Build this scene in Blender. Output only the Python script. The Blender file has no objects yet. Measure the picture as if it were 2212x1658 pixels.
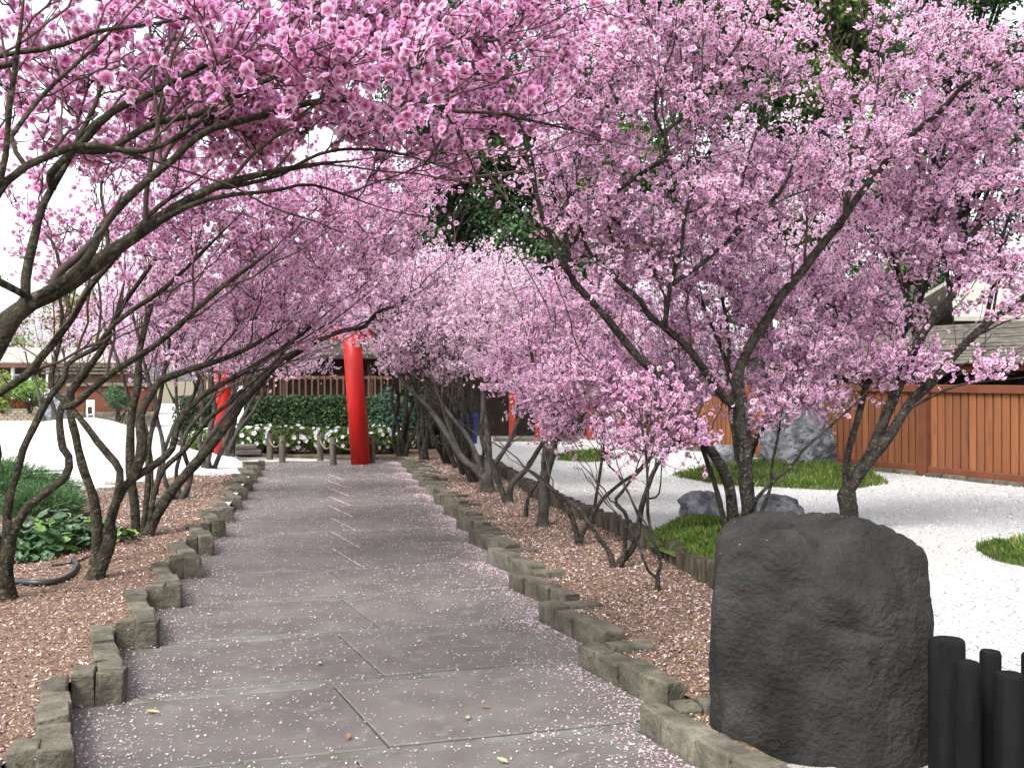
import bpy, bmesh, math, random
import numpy as np
from mathutils import Vector, Matrix, noise as mnoise

R = math.radians
rng = np.random.default_rng(11)
random.seed(5)
S = bpy.context.scene
C = S.collection

# ------------------------------------------------------------------ camera, sky, sun, exposure
EYE = 1.6
FPX, CX, HY = 2138.0, 1106.0, 815.0        # focal length, centre column and horizon row of the photo (2212 px wide)
cam_d = bpy.data.cameras.new('camera')
cam = bpy.data.objects.new('camera', cam_d)
C.objects.link(cam)
cam.location = (0, 0, EYE)
cam.rotation_euler = (R(90), 0, 0)
cam_d.sensor_width = 36
cam_d.lens = 36 * FPX / 2212
cam_d.shift_y = -(829 - HY) / 2212
cam_d.clip_end = 500
S.camera = cam

SUN_EL, SUN_AZ = 52, 215                    # high soft sun behind the camera, to the left
W = bpy.data.worlds.new('World'); S.world = W; W.use_nodes = True
nt = W.node_tree; nt.nodes.clear()
sky = nt.nodes.new('ShaderNodeTexSky'); sky.sky_type = 'NISHITA'; sky.sun_disc = False
sky.sun_elevation = R(SUN_EL); sky.sun_rotation = R(SUN_AZ)
sky.air_density = 1.0; sky.dust_density = 3.0
hs = nt.nodes.new('ShaderNodeHueSaturation'); hs.inputs['Saturation'].default_value = 0.22
bg = nt.nodes.new('ShaderNodeBackground'); bg.inputs['Strength'].default_value = 0.15
wo = nt.nodes.new('ShaderNodeOutputWorld')
nt.links.new(sky.outputs[0], hs.inputs['Color']); nt.links.new(hs.outputs[0], bg.inputs['Color'])
nt.links.new(bg.outputs[0], wo.inputs['Surface'])
sd = bpy.data.lights.new('sun', 'SUN'); sd.energy = 1.5; sd.angle = R(20); sd.color = (1, 0.98, 0.95)
sun = bpy.data.objects.new('sun', sd); C.objects.link(sun)
# direction towards the sun: azimuth measured from +Y clockwise, as the sky texture does
sv = Vector((math.sin(R(SUN_AZ)) * math.cos(R(SUN_EL)), math.cos(R(SUN_AZ)) * math.cos(R(SUN_EL)), math.sin(R(SUN_EL))))
sun.rotation_euler = sv.to_track_quat('Z', 'Y').to_euler()
S.view_settings.view_transform = 'Standard'; S.view_settings.look = 'None'
S.view_settings.exposure = 1.55; S.view_settings.gamma = 1
S.view_settings.use_curve_mapping = False
S.cycles.max_bounces = 6; S.cycles.diffuse_bounces = 4; S.cycles.transmission_bounces = 4
S.cycles.use_adaptive_sampling = True; S.cycles.adaptive_threshold = 0.02
S.cycles.caustics_reflective = False; S.cycles.caustics_refractive = False

# ------------------------------------------------------------------ helpers
def P(x, y, d):
    """point at distance d seen at photo column x, row y"""
    return np.array([(x - CX) / FPX * d, d, EYE - (y - HY) / FPX * d])
def G(x, y, z=0.0):
    """point on the level z seen at photo column x, row y"""
    return P(x, y, FPX * (EYE - z) / (y - HY))

def tag(o, label=None, cat=None, group=None, kind=None):
    if label: o['label'] = label
    if cat: o['category'] = cat
    if group: o['group'] = group
    if kind: o['kind'] = kind
    return o
def empty(name, loc=(0, 0, 0), rz=0, **k):
    o = bpy.data.objects.new(name, None); C.objects.link(o)
    o.location = loc; o.rotation_euler = (0, 0, rz); o.empty_display_size = 0.1
    return tag(o, **k)
def link(name, me, parent=None, loc=None, rot=None, scale=None, **k):
    o = bpy.data.objects.new(name, me); C.objects.link(o)
    if parent is not None:
        o.parent = parent
    if loc is not None: o.location = loc
    if rot is not None: o.rotation_euler = rot
    if scale is not None: o.scale = scale
    return tag(o, **k)

def mesh_np(name, verts, faces, mat=None, col=None, smooth=False):
    """verts (n,3); faces a list of (m,k) integer arrays; col (n,3) stored as point colour"""
    verts = np.asarray(verts, dtype=np.float32)
    if isinstance(faces, np.ndarray): faces = [faces]
    faces = [np.asarray(f, dtype=np.int32) for f in faces if len(f)]
    me = bpy.data.meshes.new(name)
    me.vertices.add(len(verts)); me.vertices.foreach_set('co', verts.ravel())
    nl = sum(f.size for f in faces); npoly = sum(len(f) for f in faces)
    me.loops.add(nl); me.loops.foreach_set('vertex_index', np.concatenate([f.ravel() for f in faces]))
    tot = np.concatenate([np.full(len(f), f.shape[1], dtype=np.int32) for f in faces])
    st = np.concatenate([[0], np.cumsum(tot)[:-1]]).astype(np.int32)
    me.polygons.add(npoly); me.polygons.foreach_set('loop_start', st)
    me.polygons.foreach_set('use_smooth', np.full(npoly, smooth, dtype=bool))
    me.update(calc_edges=True)
    if col is not None:
        a = me.color_attributes.new('Col', 'FLOAT_COLOR', 'POINT')
        c4 = np.ones((len(verts), 4), dtype=np.float32); c4[:, :3] = col
        a.data.foreach_set('color', c4.ravel())
    if mat: me.materials.append(mat)
    return me

def bm_mesh(name, bm, mat=None, smooth=False):
    me = bpy.data.meshes.new(name); bm.to_mesh(me); bm.free()
    if smooth: me.polygons.foreach_set('use_smooth', np.ones(len(me.polygons), dtype=bool))
    if mat: me.materials.append(mat)
    return me
def box_bm(sx, sy, sz, bevel=0.0, z0=0.0, jit=0.0):
    bm = bmesh.new(); bmesh.ops.create_cube(bm, size=1)
    for v in bm.verts:
        v.co = Vector((v.co.x * sx, v.co.y * sy, (v.co.z + 0.5) * sz + z0))
        if jit: v.co += Vector((random.uniform(-jit, jit), random.uniform(-jit, jit), random.uniform(-jit, jit)))
    if bevel: bmesh.ops.bevel(bm, geom=bm.edges[:], offset=bevel, segments=1, affect='EDGES', profile=0.5)
    return bm
def box_between(name, a, b, w, h, mat, parent, z0=0.0, bevel=0.006, **k):
    """horizontal bar from a to b (x, y), w wide, h high, its underside at z0"""
    a = Vector((a[0], a[1], 0)); b = Vector((b[0], b[1], 0)); dv = b - a
    me = bm_mesh(name, box_bm(dv.length, w, h, bevel), mat)
    m = (a + b) / 2
    return link(name, me, parent, (m.x, m.y, z0), (0, 0, math.atan2(dv.y, dv.x)), **k)

def catmull(pts, n):
    pts = np.asarray(pts, float)
    if len(pts) == 2: pts = np.vstack([pts[0], (pts[0] + pts[1]) / 2, pts[1]])
    p = np.vstack([2 * pts[0] - pts[1], pts, 2 * pts[-1] - pts[-2]])
    seg = np.linalg.norm(np.diff(pts[:, :3], axis=0), axis=1); s = np.concatenate([[0], np.cumsum(seg)]); s /= s[-1]
    t = np.linspace(0, 1, n); i = np.clip(np.searchsorted(s, t, side='right') - 1, 0, len(pts) - 2)
    u = ((t - s[i]) / np.maximum(s[i + 1] - s[i], 1e-9))[:, None]
    a, b, c, d = p[i], p[i + 1], p[i + 2], p[i + 3]
    return 0.5 * (2 * b + (c - a) * u + (2 * a - 5 * b + 4 * c - d) * u ** 2 + (3 * b - a - 3 * c + d) * u ** 3)

def tube(pts, rad, sides, cap=True):
    pts = np.asarray(pts, float); n = len(pts)
    t = np.gradient(pts, axis=0); t /= np.linalg.norm(t, axis=1)[:, None] + 1e-9
    ref = np.array([0.31, 0.17, 0.93]) if abs(t[0, 2]) < 0.9 else np.array([0.93, 0.3, 0.1])
    us = np.zeros_like(t); u = np.cross(t[0], ref); u /= np.linalg.norm(u)
    for i in range(n):
        u = u - t[i] * np.dot(u, t[i]); u /= np.linalg.norm(u) + 1e-9; us[i] = u
    vs = np.cross(t, us)
    a = np.linspace(0, 2 * math.pi, sides, endpoint=False)
    rad = np.asarray(rad, float)
    if rad.ndim == 1: rad = rad[:, None]
    v = pts[:, None, :] + rad[:, :, None] * (np.cos(a)[None, :, None] * us[:, None, :] + np.sin(a)[None, :, None] * vs[:, None, :])
    i = np.arange(n - 1)[:, None] * sides; j = np.arange(sides)[None, :]; j2 = (j + 1) % sides
    f = np.stack([i + j, i + j2, i + sides + j2, i + sides + j], -1).reshape(-1, 4)
    v = v.reshape(-1, 3)
    if cap:
        v = np.vstack([v, pts[-1] + t[-1] * rad[-1].mean() * 0.6]); e = len(v) - 1
        b = (n - 1) * sides; tri = np.stack([b + np.arange(sides), b + (np.arange(sides) + 1) % sides, np.full(sides, e)], -1)
        return v, f, tri
    return v, f, np.zeros((0, 3), int)

class MB:
    """collects pieces into one mesh"""
    def __init__(s): s.v = []; s.q = []; s.t = []; s.c = []; s.n = 0
    def add(s, v, q=None, t=None, c=None):
        s.v.append(np.asarray(v, np.float32))
        if q is not None and len(q): s.q.append(np.asarray(q) + s.n)
        if t is not None and len(t): s.t.append(np.asarray(t) + s.n)
        if c is not None: s.c.append(np.broadcast_to(np.asarray(c, np.float32), (len(v), 3)))
        s.n += len(v)
    def tube(s, pts, rad, sides, cap=True): s.add(*tube(pts, rad, sides, cap))
    def build(s, name, mat, smooth=False):
        f = []
        if s.q: f.append(np.concatenate(s.q))
        if s.t: f.append(np.concatenate(s.t))
        return mesh_np(name, np.concatenate(s.v), f, mat, np.concatenate(s.c) if s.c else None, smooth)

def rand_dirs(n):
    v = rng.normal(size=(n, 3)); return v / np.linalg.norm(v, axis=1)[:, None]
def frames(z):
    """orthonormal frames (n,3,3), columns x, y, z, turned at random about z"""
    z = z / (np.linalg.norm(z, axis=1)[:, None] + 1e-9)
    ref = rand_dirs(len(z)); x = np.cross(ref, z); x /= np.linalg.norm(x, axis=1)[:, None] + 1e-9
    y = np.cross(z, x); return np.stack([x, y, z], -1)
def scatter_mesh(name, tv, tf, pos, fr, scale, mat, tcol=None, tint=None):
    """copies of a template (verts tv, faces tf) into one mesh"""
    n, k = len(pos), len(tv)
    sc = np.asarray(scale); sc = sc[:, None, None] if sc.ndim == 1 else sc[:, None, :]
    v = np.einsum('nij,nkj->nki', fr, tv[None] * sc) + pos[:, None, :]
    f = (tf[None] + (np.arange(n) * k)[:, None, None]).reshape(-1, tf.shape[1])
    col = None
    if tint is not None:
        base = tcol[None] if tcol is not None else np.ones((1, k, 3))
        col = np.clip(base * tint[:, None, :], 0, 1).reshape(-1, 3) if tint.shape[0] == n else None
    elif tcol is not None:
        col = np.tile(tcol, (n, 1))
    return mesh_np(name, v.reshape(-1, 3), tf_keep(f), mat, col)
def tf_keep(f): return f
def nz(x, y, s=1.0, o=0.0): return mnoise.noise(Vector((x * s + o, y * s - o, o * 0.7)))

# ------------------------------------------------------------------ materials
def mat_new(name):
    m = bpy.data.materials.new(name); m.use_nodes = True
    n = m.node_tree; b = n.nodes['Principled BSDF']
    return m, n, b
def noise_mat(name, c1, c2, scale=6, rough=0.85, bump=0.3, bscale=40, c3=None, detail=6, bdist=0.01, spec=0.3, stretch=None, world=False, orand=0.0):
    m, n, b = mat_new(name)
    tc = n.nodes.new('ShaderNodeTexCoord'); vec = tc.outputs['Object']
    if world: vec = n.nodes.new('ShaderNodeNewGeometry').outputs['Position']
    if stretch:
        mp = n.nodes.new('ShaderNodeMapping'); mp.inputs['Scale'].default_value = stretch
        n.links.new(vec, mp.inputs[0]); vec = mp.outputs[0]
    t = n.nodes.new('ShaderNodeTexNoise'); t.inputs['Scale'].default_value = scale; t.inputs['Detail'].default_value = detail
    n.links.new(vec, t.inputs['Vector'])
    r = n.nodes.new('ShaderNodeValToRGB'); r.color_ramp.elements[0].position = 0.32; r.color_ramp.elements[1].position = 0.68
    r.color_ramp.elements[0].color = (*c1, 1); r.color_ramp.elements[1].color = (*c2, 1)
    n.links.new(t.outputs[0], r.inputs[0]); out = r.outputs[0]
    if c3:
        t3 = n.nodes.new('ShaderNodeTexNoise'); t3.inputs['Scale'].default_value = scale * 3.1; t3.inputs['Detail'].default_value = 4
        n.links.new(vec, t3.inputs['Vector'])
        r3 = n.nodes.new('ShaderNodeValToRGB'); r3.color_ramp.elements[0].position = 0.55; r3.color_ramp.elements[1].position = 0.68
        n.links.new(t3.outputs[0], r3.inputs[0])
        mx = n.nodes.new('ShaderNodeMixRGB'); mx.inputs['Color2'].default_value = (*c3, 1)
        n.links.new(r3.outputs[0], mx.inputs['Fac']); n.links.new(out, mx.inputs['Color1']); out = mx.outputs[0]
    if orand:
        oi = n.nodes.new('ShaderNodeObjectInfo'); mr = n.nodes.new('ShaderNodeMapRange')
        mr.inputs['To Min'].default_value = 1 - orand; mr.inputs['To Max'].default_value = 1 + orand
        hv = n.nodes.new('ShaderNodeHueSaturation'); n.links.new(oi.outputs['Random'], mr.inputs['Value']); n.links.new(mr.outputs[0], hv.inputs['Value'])
        n.links.new(out, hv.inputs['Color']); out = hv.outputs[0]
    n.links.new(out, b.inputs['Base Color'])
    b.inputs['Roughness'].default_value = rough; b.inputs['Specular IOR Level'].default_value = spec
    if bump:
        t2 = n.nodes.new('ShaderNodeTexNoise'); t2.inputs['Scale'].default_value = bscale; t2.inputs['Detail'].default_value = 6
        n.links.new(vec, t2.inputs['Vector'])
        bp = n.nodes.new('ShaderNodeBump'); bp.inputs['Strength'].default_value = bump; bp.inputs['Distance'].default_value = bdist
        n.links.new(t2.outputs[0], bp.inputs['Height']); n.links.new(bp.outputs[0], b.inputs['Normal'])
    return m
def col_mat(name, rough=0.7, trans=0.0, spec=0.2):
    """colour from the mesh's own point colour; trans: share of light let through"""
    m, n, b = mat_new(name)
    a = n.nodes.new('ShaderNodeAttribute'); a.attribute_name = 'Col'
    n.links.new(a.outputs['Color'], b.inputs['Base Color'])
    b.inputs['Roughness'].default_value = rough; b.inputs['Specular IOR Level'].default_value = spec
    if trans:
        tr = n.nodes.new('ShaderNodeBsdfTranslucent'); mx = n.nodes.new('ShaderNodeMixShader'); mx.inputs[0].default_value = trans
        n.links.new(a.outputs['Color'], tr.inputs['Color'])
        n.links.new(b.outputs[0], mx.inputs[1]); n.links.new(tr.outputs[0], mx.inputs[2])
        n.links.new(mx.outputs[0], n.nodes['Material Output'].inputs['Surface'])
    return m

M = {}
M['slab'] = noise_mat('slab_concrete', (0.080, 0.072, 0.064), (0.125, 0.115, 0.104), 2.6, 0.52, 0.3, 160, (0.140, 0.130, 0.119), bdist=0.003, spec=0.5, world=True, orand=0.07)
M['strip'] = noise_mat('strip_concrete', (0.085, 0.083, 0.073), (0.15, 0.147, 0.135), 3.5, 0.75, 0.35, 120, (0.085, 0.09, 0.058), bdist=0.004, world=True)
M['joint'] = noise_mat('joint_soil', (0.03, 0.027, 0.022), (0.07, 0.06, 0.05), 20, 0.95, 0.4, 80)
M['stone'] = noise_mat('edging_stone', (0.0506, 0.0451, 0.0340), (0.1334, 0.1196, 0.0920), 7, 0.9, 0.9, 38, (0.0598, 0.0644, 0.0294), bdist=0.014, world=True, orand=0.28)
M['mulch'] = noise_mat('mulch', (0.0630, 0.0378, 0.0252), (0.1980, 0.1260, 0.0855), 30, 0.95, 0.9, 60, (0.2970, 0.1980, 0.1620), bdist=0.02)
M['gravel'] = noise_mat('white_gravel', (0.3440, 0.3397, 0.3268), (0.4988, 0.4945, 0.4816), 45, 0.9, 0.9, 90, (0.3784, 0.3698, 0.3526), bdist=0.02)
M['pebble'] = noise_mat('grey_pebbles', (0.16, 0.15, 0.14), (0.42, 0.41, 0.39), 70, 0.9, 0.9, 90, (0.5, 0.49, 0.47), bdist=0.02)
M['sand'] = noise_mat('white_sand', (0.4860, 0.4815, 0.4725), (0.5940, 0.5895, 0.5805), 12, 0.95, 0.5, 90, bdist=0.015)
M['plaza'] = noise_mat('grey_paving', (0.36, 0.36, 0.37), (0.5, 0.5, 0.5), 3, 0.8, 0.3, 20)
M['pale_path'] = noise_mat('pale_path', (0.36, 0.33, 0.29), (0.46, 0.43, 0.38), 3, 0.85, 0.3, 60)
M['earth'] = noise_mat('earth', (0.10, 0.08, 0.05), (0.2, 0.17, 0.11), 3, 0.95, 0.5, 30)
M['bark'] = noise_mat('bark', (0.008, 0.007, 0.006), (0.040, 0.034, 0.027), 13, 0.9, 1.0, 45, (0.090, 0.084, 0.072), bdist=0.02, spec=0.2, world=True)
M['bark_moss'] = noise_mat('mossy_bark', (0.008, 0.007, 0.005), (0.042, 0.036, 0.023), 13, 0.9, 1.0, 45, (0.085, 0.080, 0.050), bdist=0.02, spec=0.2, world=True)
M['bark_grey'] = noise_mat('grey_bark', (0.0280, 0.0248, 0.0208), (0.0840, 0.0760, 0.0664), 10, 0.9, 0.8, 50, (0.0240, 0.0216, 0.0176), bdist=0.012, spec=0.2)
M['twig'] = noise_mat('twig_bark', (0.0298, 0.0204, 0.0170), (0.0723, 0.0493, 0.0391), 14, 0.85, 0.0)
M['petal'] = col_mat('petal', 0.6, 0.55, 0.1)
M['litter'] = col_mat('litter', 0.85, 0.0, 0.15)
M['leaf'] = col_mat('leaf', 0.5, 0.25, 0.3)
M['ivy'] = noise_mat('ivy_leaf', (0.018, 0.05, 0.018), (0.045, 0.10, 0.032), 9, 0.38, 0.2, 60, spec=0.5)
M['ivy_light'] = noise_mat('ivy_young_leaf', (0.075, 0.17, 0.025), (0.13, 0.25, 0.04), 9, 0.4, 0.2, 60, spec=0.5)
M['basalt'] = noise_mat('basalt', (0.0080, 0.0077, 0.0073), (0.0320, 0.0305, 0.0285), 4.0, 0.82, 0.9, 42, (0.0190, 0.0145, 0.0115), detail=12, bdist=0.02, spec=0.2)
M['grey_rock'] = noise_mat('grey_rock', (0.0540, 0.0576, 0.0648), (0.2430, 0.2520, 0.2655), 6, 0.85, 1.0, 18, (0.0450, 0.0450, 0.0504), detail=9, bdist=0.04)
M['black_wood'] = noise_mat('black_stained_wood', (0.0032, 0.0032, 0.0036), (0.0090, 0.0086, 0.0086), 14, 0.85, 0.9, 60, bdist=0.006, stretch=(1, 1, 0.12), spec=0.12, orand=0.20)
M['log'] = noise_mat('weathered_log', (0.0187, 0.0153, 0.0119), (0.0638, 0.0527, 0.0382), 12, 0.9, 0.7, 40, (0.0723, 0.0680, 0.0340), bdist=0.01, stretch=(1, 1, 0.25), orand=0.30)
M['terra'] = noise_mat('terracotta_boards', (0.1368, 0.0446, 0.0187), (0.1944, 0.0706, 0.0317), 5, 0.8, 0.35, 30, bdist=0.005, stretch=(1, 1, 0.2))
M['terra_dark'] = noise_mat('terracotta_rails', (0.1008, 0.0302, 0.0144), (0.1440, 0.0475, 0.0223), 5, 0.8, 0.35, 30, bdist=0.005)
M['shingle'] = noise_mat('roof_shingle', (0.075, 0.068, 0.056), (0.165, 0.15, 0.125), 7, 0.9, 0.6, 30, bdist=0.01, stretch=(1, 1, 1))
M['shingle_light'] = noise_mat('pale_shingle', (0.2400, 0.2240, 0.1920), (0.3360, 0.3200, 0.2800), 7, 0.9, 0.5, 30)
M['dark_timber'] = noise_mat('dark_timber', (0.018, 0.014, 0.011), (0.05, 0.036, 0.027), 6, 0.8, 0.3, 30)
M['brown_timber'] = noise_mat('brown_timber', (0.07, 0.032, 0.022), (0.12, 0.055, 0.035), 6, 0.8, 0.3, 30)
M['red'] = noise_mat('red_lacquer', (0.44, 0.0085, 0.0075), (0.52, 0.014, 0.011), 5, 0.45, 0.25, 40, (0.36, 0.010, 0.009), bdist=0.004, spec=0.4, stretch=(1, 1, 0.25))
M['gate_red'] = noise_mat('faded_red', (0.20, 0.022, 0.012), (0.25, 0.034, 0.018), 3, 0.6, 0.2, 30)
M['post'] = noise_mat('weathered_post', (0.0540, 0.0450, 0.0330), (0.1200, 0.1050, 0.0780), 10, 0.9, 0.5, 40, stretch=(1, 1, 0.2))
M['rope'] = noise_mat('rope', (0.1800, 0.1440, 0.0960), (0.2520, 0.2160, 0.1560), 30, 0.9, 0.4, 120)
M['hose'] = noise_mat('black_hose', (0.012, 0.013, 0.015), (0.022, 0.023, 0.026), 5, 0.4, 0.0, spec=0.5)
M['white_paint'] = noise_mat('white_paint', (0.7, 0.71, 0.72), (0.8, 0.8, 0.8), 4, 0.6, 0.1, 30)
M['blue_cloth'] = noise_mat('blue_cloth', (0.02, 0.03, 0.22), (0.03, 0.045, 0.3), 6, 0.8, 0.2, 40)
M['blue_plastic'] = noise_mat('blue_plastic', (0.008, 0.02, 0.10), (0.012, 0.03, 0.14), 6, 0.5, 0.1, 40)
M['pale_green'] = noise_mat('pale_green_paint', (0.5, 0.58, 0.5), (0.58, 0.65, 0.57), 4, 0.6, 0.1, 30)
M['glass'] = noise_mat('dark_glass', (0.02, 0.025, 0.03), (0.05, 0.06, 0.07), 2, 0.1, 0.0, spec=0.6)
M['grass'] = col_mat('moss_grass', 0.8, 0.2, 0.15)
M['moss_base'] = noise_mat('moss_base', (0.035, 0.06, 0.012), (0.075, 0.12, 0.022), 9, 0.95, 0.9, 40, (0.16, 0.13, 0.06), bdist=0.03)
M['hedge_core'] = noise_mat('hedge_core', (0.008, 0.014, 0.006), (0.02, 0.032, 0.012), 9, 0.95, 0.6, 20)
M['planter'] = noise_mat('planter_brick', (0.3, 0.26, 0.19), (0.42, 0.37, 0.28), 6, 0.9, 0.5, 30)
M['stone_block'] = noise_mat('stone_block', (0.13, 0.125, 0.11), (0.24, 0.23, 0.21), 4, 0.9, 0.6, 30)

# ------------------------------------------------------------------ the setting: ground sheets, path, beds
def sheet(name, poly, z, mat, kind='structure', step=None, amp=0.0, skirt=0.0):
    bm = bmesh.new()
    vs = [bm.verts.new((x, y, z)) for x, y in poly]
    bm.faces.new(vs)
    if step:
        xs = [p[0] for p in poly]; ys = [p[1] for p in poly]
        for ax, lo, hi in ((0, min(xs), max(xs)), (1, min(ys), max(ys))):
            k = lo + step
            while k < hi:
                no = (1, 0, 0) if ax == 0 else (0, 1, 0)
                co = (k, 0, 0) if ax == 0 else (0, k, 0)
                bmesh.ops.bisect_plane(bm, geom=bm.verts[:] + bm.edges[:] + bm.faces[:], plane_co=co, plane_no=no)
                k += step
        for v in bm.verts:
            v.co.z += amp * (nz(v.co.x, v.co.y, 0.9, 3.0) + 0.5 * nz(v.co.x, v.co.y, 2.7, 9.0))
    for f_ in bm.faces:
        f_.normal_update()
        if f_.normal.z < 0: f_.normal_flip()
    if skirt:
        ed = [e for e in bm.edges if len(e.link_faces) == 1]
        r_ = bmesh.ops.extrude_edge_only(bm, edges=ed)
        for v in r_['geom']:
            if isinstance(v, bmesh.types.BMVert): v.co.z -= skirt
    return link(name, bm_mesh(name, bm, mat, smooth=not skirt), kind=kind)

sheet('ground', [(-220, -30), (220, -30), (220, 400), (-220, 400)], -0.06, M['earth'])

PD = np.array([-0.189, 0.982])              # direction of the path
PER = 1.03                                  # one row of slabs
U = np.array([math.cos(R(16)), math.sin(R(16))])     # along the cross joints
V = np.array([-math.sin(R(25)), math.cos(R(25))])    # along the sides of the slabs
ab = np.linalg.solve(np.stack([U, V], 1), PD * PER); RET, RUN = ab   # return and run of the saw-tooth edge
WID = 2.35 + RET
P1 = np.array([-1.899, 4.869])
def row0(k): return P1 + (k - 1) * PER * PD
K0, K1 = -1, 14

path = link('path', mesh_np('path', [(*(row0(K0) - 0.25 * U), -0.03), (*(row0(K0) + (WID + 0.25) * U), -0.03), (*(row0(K1 + 1) + (WID + 0.25) * U), -0.03), (*(row0(K1 + 1) - 0.4 * U), -0.03)],
            np.array([[0, 1, 2, 3]]), M['joint']), kind='structure')
def par_slab(name, o, du, dv, mat, top, parent, bev=0.006):
    """slab on the parallelogram o, o + du, o + du + dv, o + dv (2-D), its top at height top"""
    bm = bmesh.new(); q = [o, o + du, o + du + dv, o + dv]; c = o + du / 2 + dv / 2
    lo = [bm.verts.new((*(p - c), -0.028 - top)) for p in q]
    hi = [bm.verts.new((*(p - c), random.uniform(-0.002, 0.002))) for p in q]
    bm.faces.new(hi); bm.faces.new(lo[::-1])
    for i in range(4): bm.faces.new((lo[i], lo[(i + 1) % 4], hi[(i + 1) % 4], hi[i]))
    bmesh.ops.bevel(bm, geom=[e for e in bm.edges if e.verts[0] in hi and e.verts[1] in hi], offset=bev, segments=1, affect='EDGES')
    return link(name, bm_mesh(name, bm, mat), parent, (c[0], c[1], top))
STRIP = 0.095
for k in range(K0, K1 + 1):
    o = row0(k); g = 0.011
    split = WID * (0.50 + 0.015 * ((k * 7) % 3 - 1))
    vlen = RUN - STRIP
    ov = o + V * STRIP
    par_slab('paving_slab', ov + U * 0.0 + V * g, U * (split - 0.004), V * (vlen - 2 * g), M['slab'], random.uniform(-0.002, 0.003), path)
    par_slab('paving_slab', ov + U * (split + 0.004) + V * g, U * (WID - split - 0.004), V * (vlen - 2 * g), M['slab'], random.uniform(-0.002, 0.003), path)
    par_slab('joint_strip', o, U * WID, V * STRIP, M['strip'], -0.003, path, 0.004)

# saw-tooth stone edging on both sides
stone_meshes = []
for i in range(12):
    bm = box_bm(1, 1, 1, 0, 0, 0.05)
    top = [e for e in bm.edges if e.verts[0].co.z > 0.5 and e.verts[1].co.z > 0.5]
    bmesh.ops.bevel(bm, geom=bm.edges[:], offset=0.075, segments=2, affect='EDGES', profile=0.6)
    for v in bm.verts: v.co += Vector([random.uniform(-0.016, 0.016) for _ in range(3)])
    stone_meshes.append(bm_mesh('edging_stone', bm, M['stone']))
def stones(parent, A, B, n, th, h, out, base=-0.04):
    """n stones from A to B, th thick towards out"""
    L = np.linalg.norm(B - A); d = (B - A) / L
    cuts = np.concatenate([[0], np.sort((np.arange(1, n) + rng.uniform(-0.14, 0.14, n - 1)) / n), [1]]) * L
    for i in range(n):
        l = cuts[i + 1] - cuts[i] - 0.008
        c = A + d * (cuts[i] + cuts[i + 1]) / 2 + out * (th / 2 + rng.uniform(0, 0.014))
        hh = h + rng.uniform(-0.013, 0.013)
        link('stone', random.choice(stone_meshes), parent, (c[0], c[1], base), (rng.uniform(-.03, .03), rng.uniform(-.03, .03), math.atan2(d[1], d[0]) + rng.uniform(-.05, .05) + random.choice((0, math.pi))),
             (l * 1.05, th * rng.uniform(0.92, 1.1), hh - base))
edge_l = empty('stone_edging', (*row0(1), 0), label='low saw-tooth edging of brown stones along the left side of the path', cat='stone edging')
edge_r = empty('stone_edging', (*(row0(1) + U * WID), 0), label='low saw-tooth edging of grey-brown stones along the right side of the path', cat='stone edging')
for e in (edge_l, edge_r): e.location = (0, 0, 0)
for k in range(K0, 13):
    o = row0(k)
    stones(edge_l, o, o + V * (RUN + 0.0), 5 if k < 8 else 4, 0.125, 0.155, -U)
    q = o + V * RUN                                    # inner notch; return to the next corner
    stones(edge_l, q + U * 0.015 + V * 0.004, q + U * (RET), 2, 0.13, 0.16, V)
    e0 = o + U * WID
    stones(edge_r, e0 + V * 0.16, e0 + V * (RUN - 0.0), 4 if k < 8 else 3, 0.125, 0.125, U)
    e1 = row0(k + 1) + U * WID                         # near outer end of the next row
    stones(edge_r, e1 - U * RET + U * 0.16, e1 + U * 0.16, 2, 0.115, 0.12, -V)

# planting beds: strips that follow the saw-tooth, level with the stones
ZL, ZR, ZC = 0.12, 0.08, 0.20
def bed_z(x, y, z): return z + 0.018 * nz(x, y, 1.3, 2.0) + 0.010 * nz(x, y, 4.0, 5.0)
def log_x(y): return 1.478 - 0.2057 * (y - 7.2) + (0.06 * math.sin((y - 7.2) * 0.9) if y > 7.2 else 0.03 * (7.2 - y))
def bed_xmax(y): return log_x(y) + 0.03 if y > 5.4 else (1.25 if y > 4.5 else 0.93)
def bed(name, side, ka, kb, width, z):
    mb = MB(); nu, nv = 14, 6
    for k in range(ka, kb):
        o = row0(k)
        if side < 0:
            o1 = o - U * 0.09; o2 = o1 + V * (RUN + 0.14); o1 = o1 + V * 0.03; uu = -U
        else:
            o1 = o + U * (WID + 0.10); o2 = o1 + V * (RUN - 0.05); o1 = o1 - V * 0.15; uu = U
        g = np.zeros((nv + 1, nu + 1, 3))
        for i in range(nv + 1):
            s = o1 + (o2 - o1) * i / nv
            w = width
            if side > 0:
                w = max(0.12, (bed_xmax(s[1]) - s[0]) / U[0])
            for j in range(nu + 1):
                q = s + uu * w * (j / nu) ** 1.3
                g[i, j] = (q[0], q[1], bed_z(q[0], q[1], z) + 0.0006 * (k % 2))
        idx = np.arange((nv + 1) * (nu + 1)).reshape(nv + 1, nu + 1)
        f = np.stack([idx[:-1, :-1], idx[:-1, 1:], idx[1:, 1:], idx[1:, :-1]], -1).reshape(-1, 4)
        if side < 0: f = f[:, ::-1]
        mb.add(g.reshape(-1, 3), q=f)
    return link(name, mb.build(name, M['mulch'], smooth=True), kind='structure')
bed('mulch_bed', -1, K0 - 1, 11, 8.0, ZL)
bed('mulch_bed', 1, K0, 15, 1.0, ZR)
# fine gravel round the foot of the dark boulder
sheet('pebble_strip', [(0.66, 2.6), (3.6, 2.6), (3.6, 4.4), (2.3, 4.4), (2.1, 4.7), (1.2, 4.7), (0.80, 3.9)], 0.0, M['pebble'], step=0.25, amp=0.008)
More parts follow.
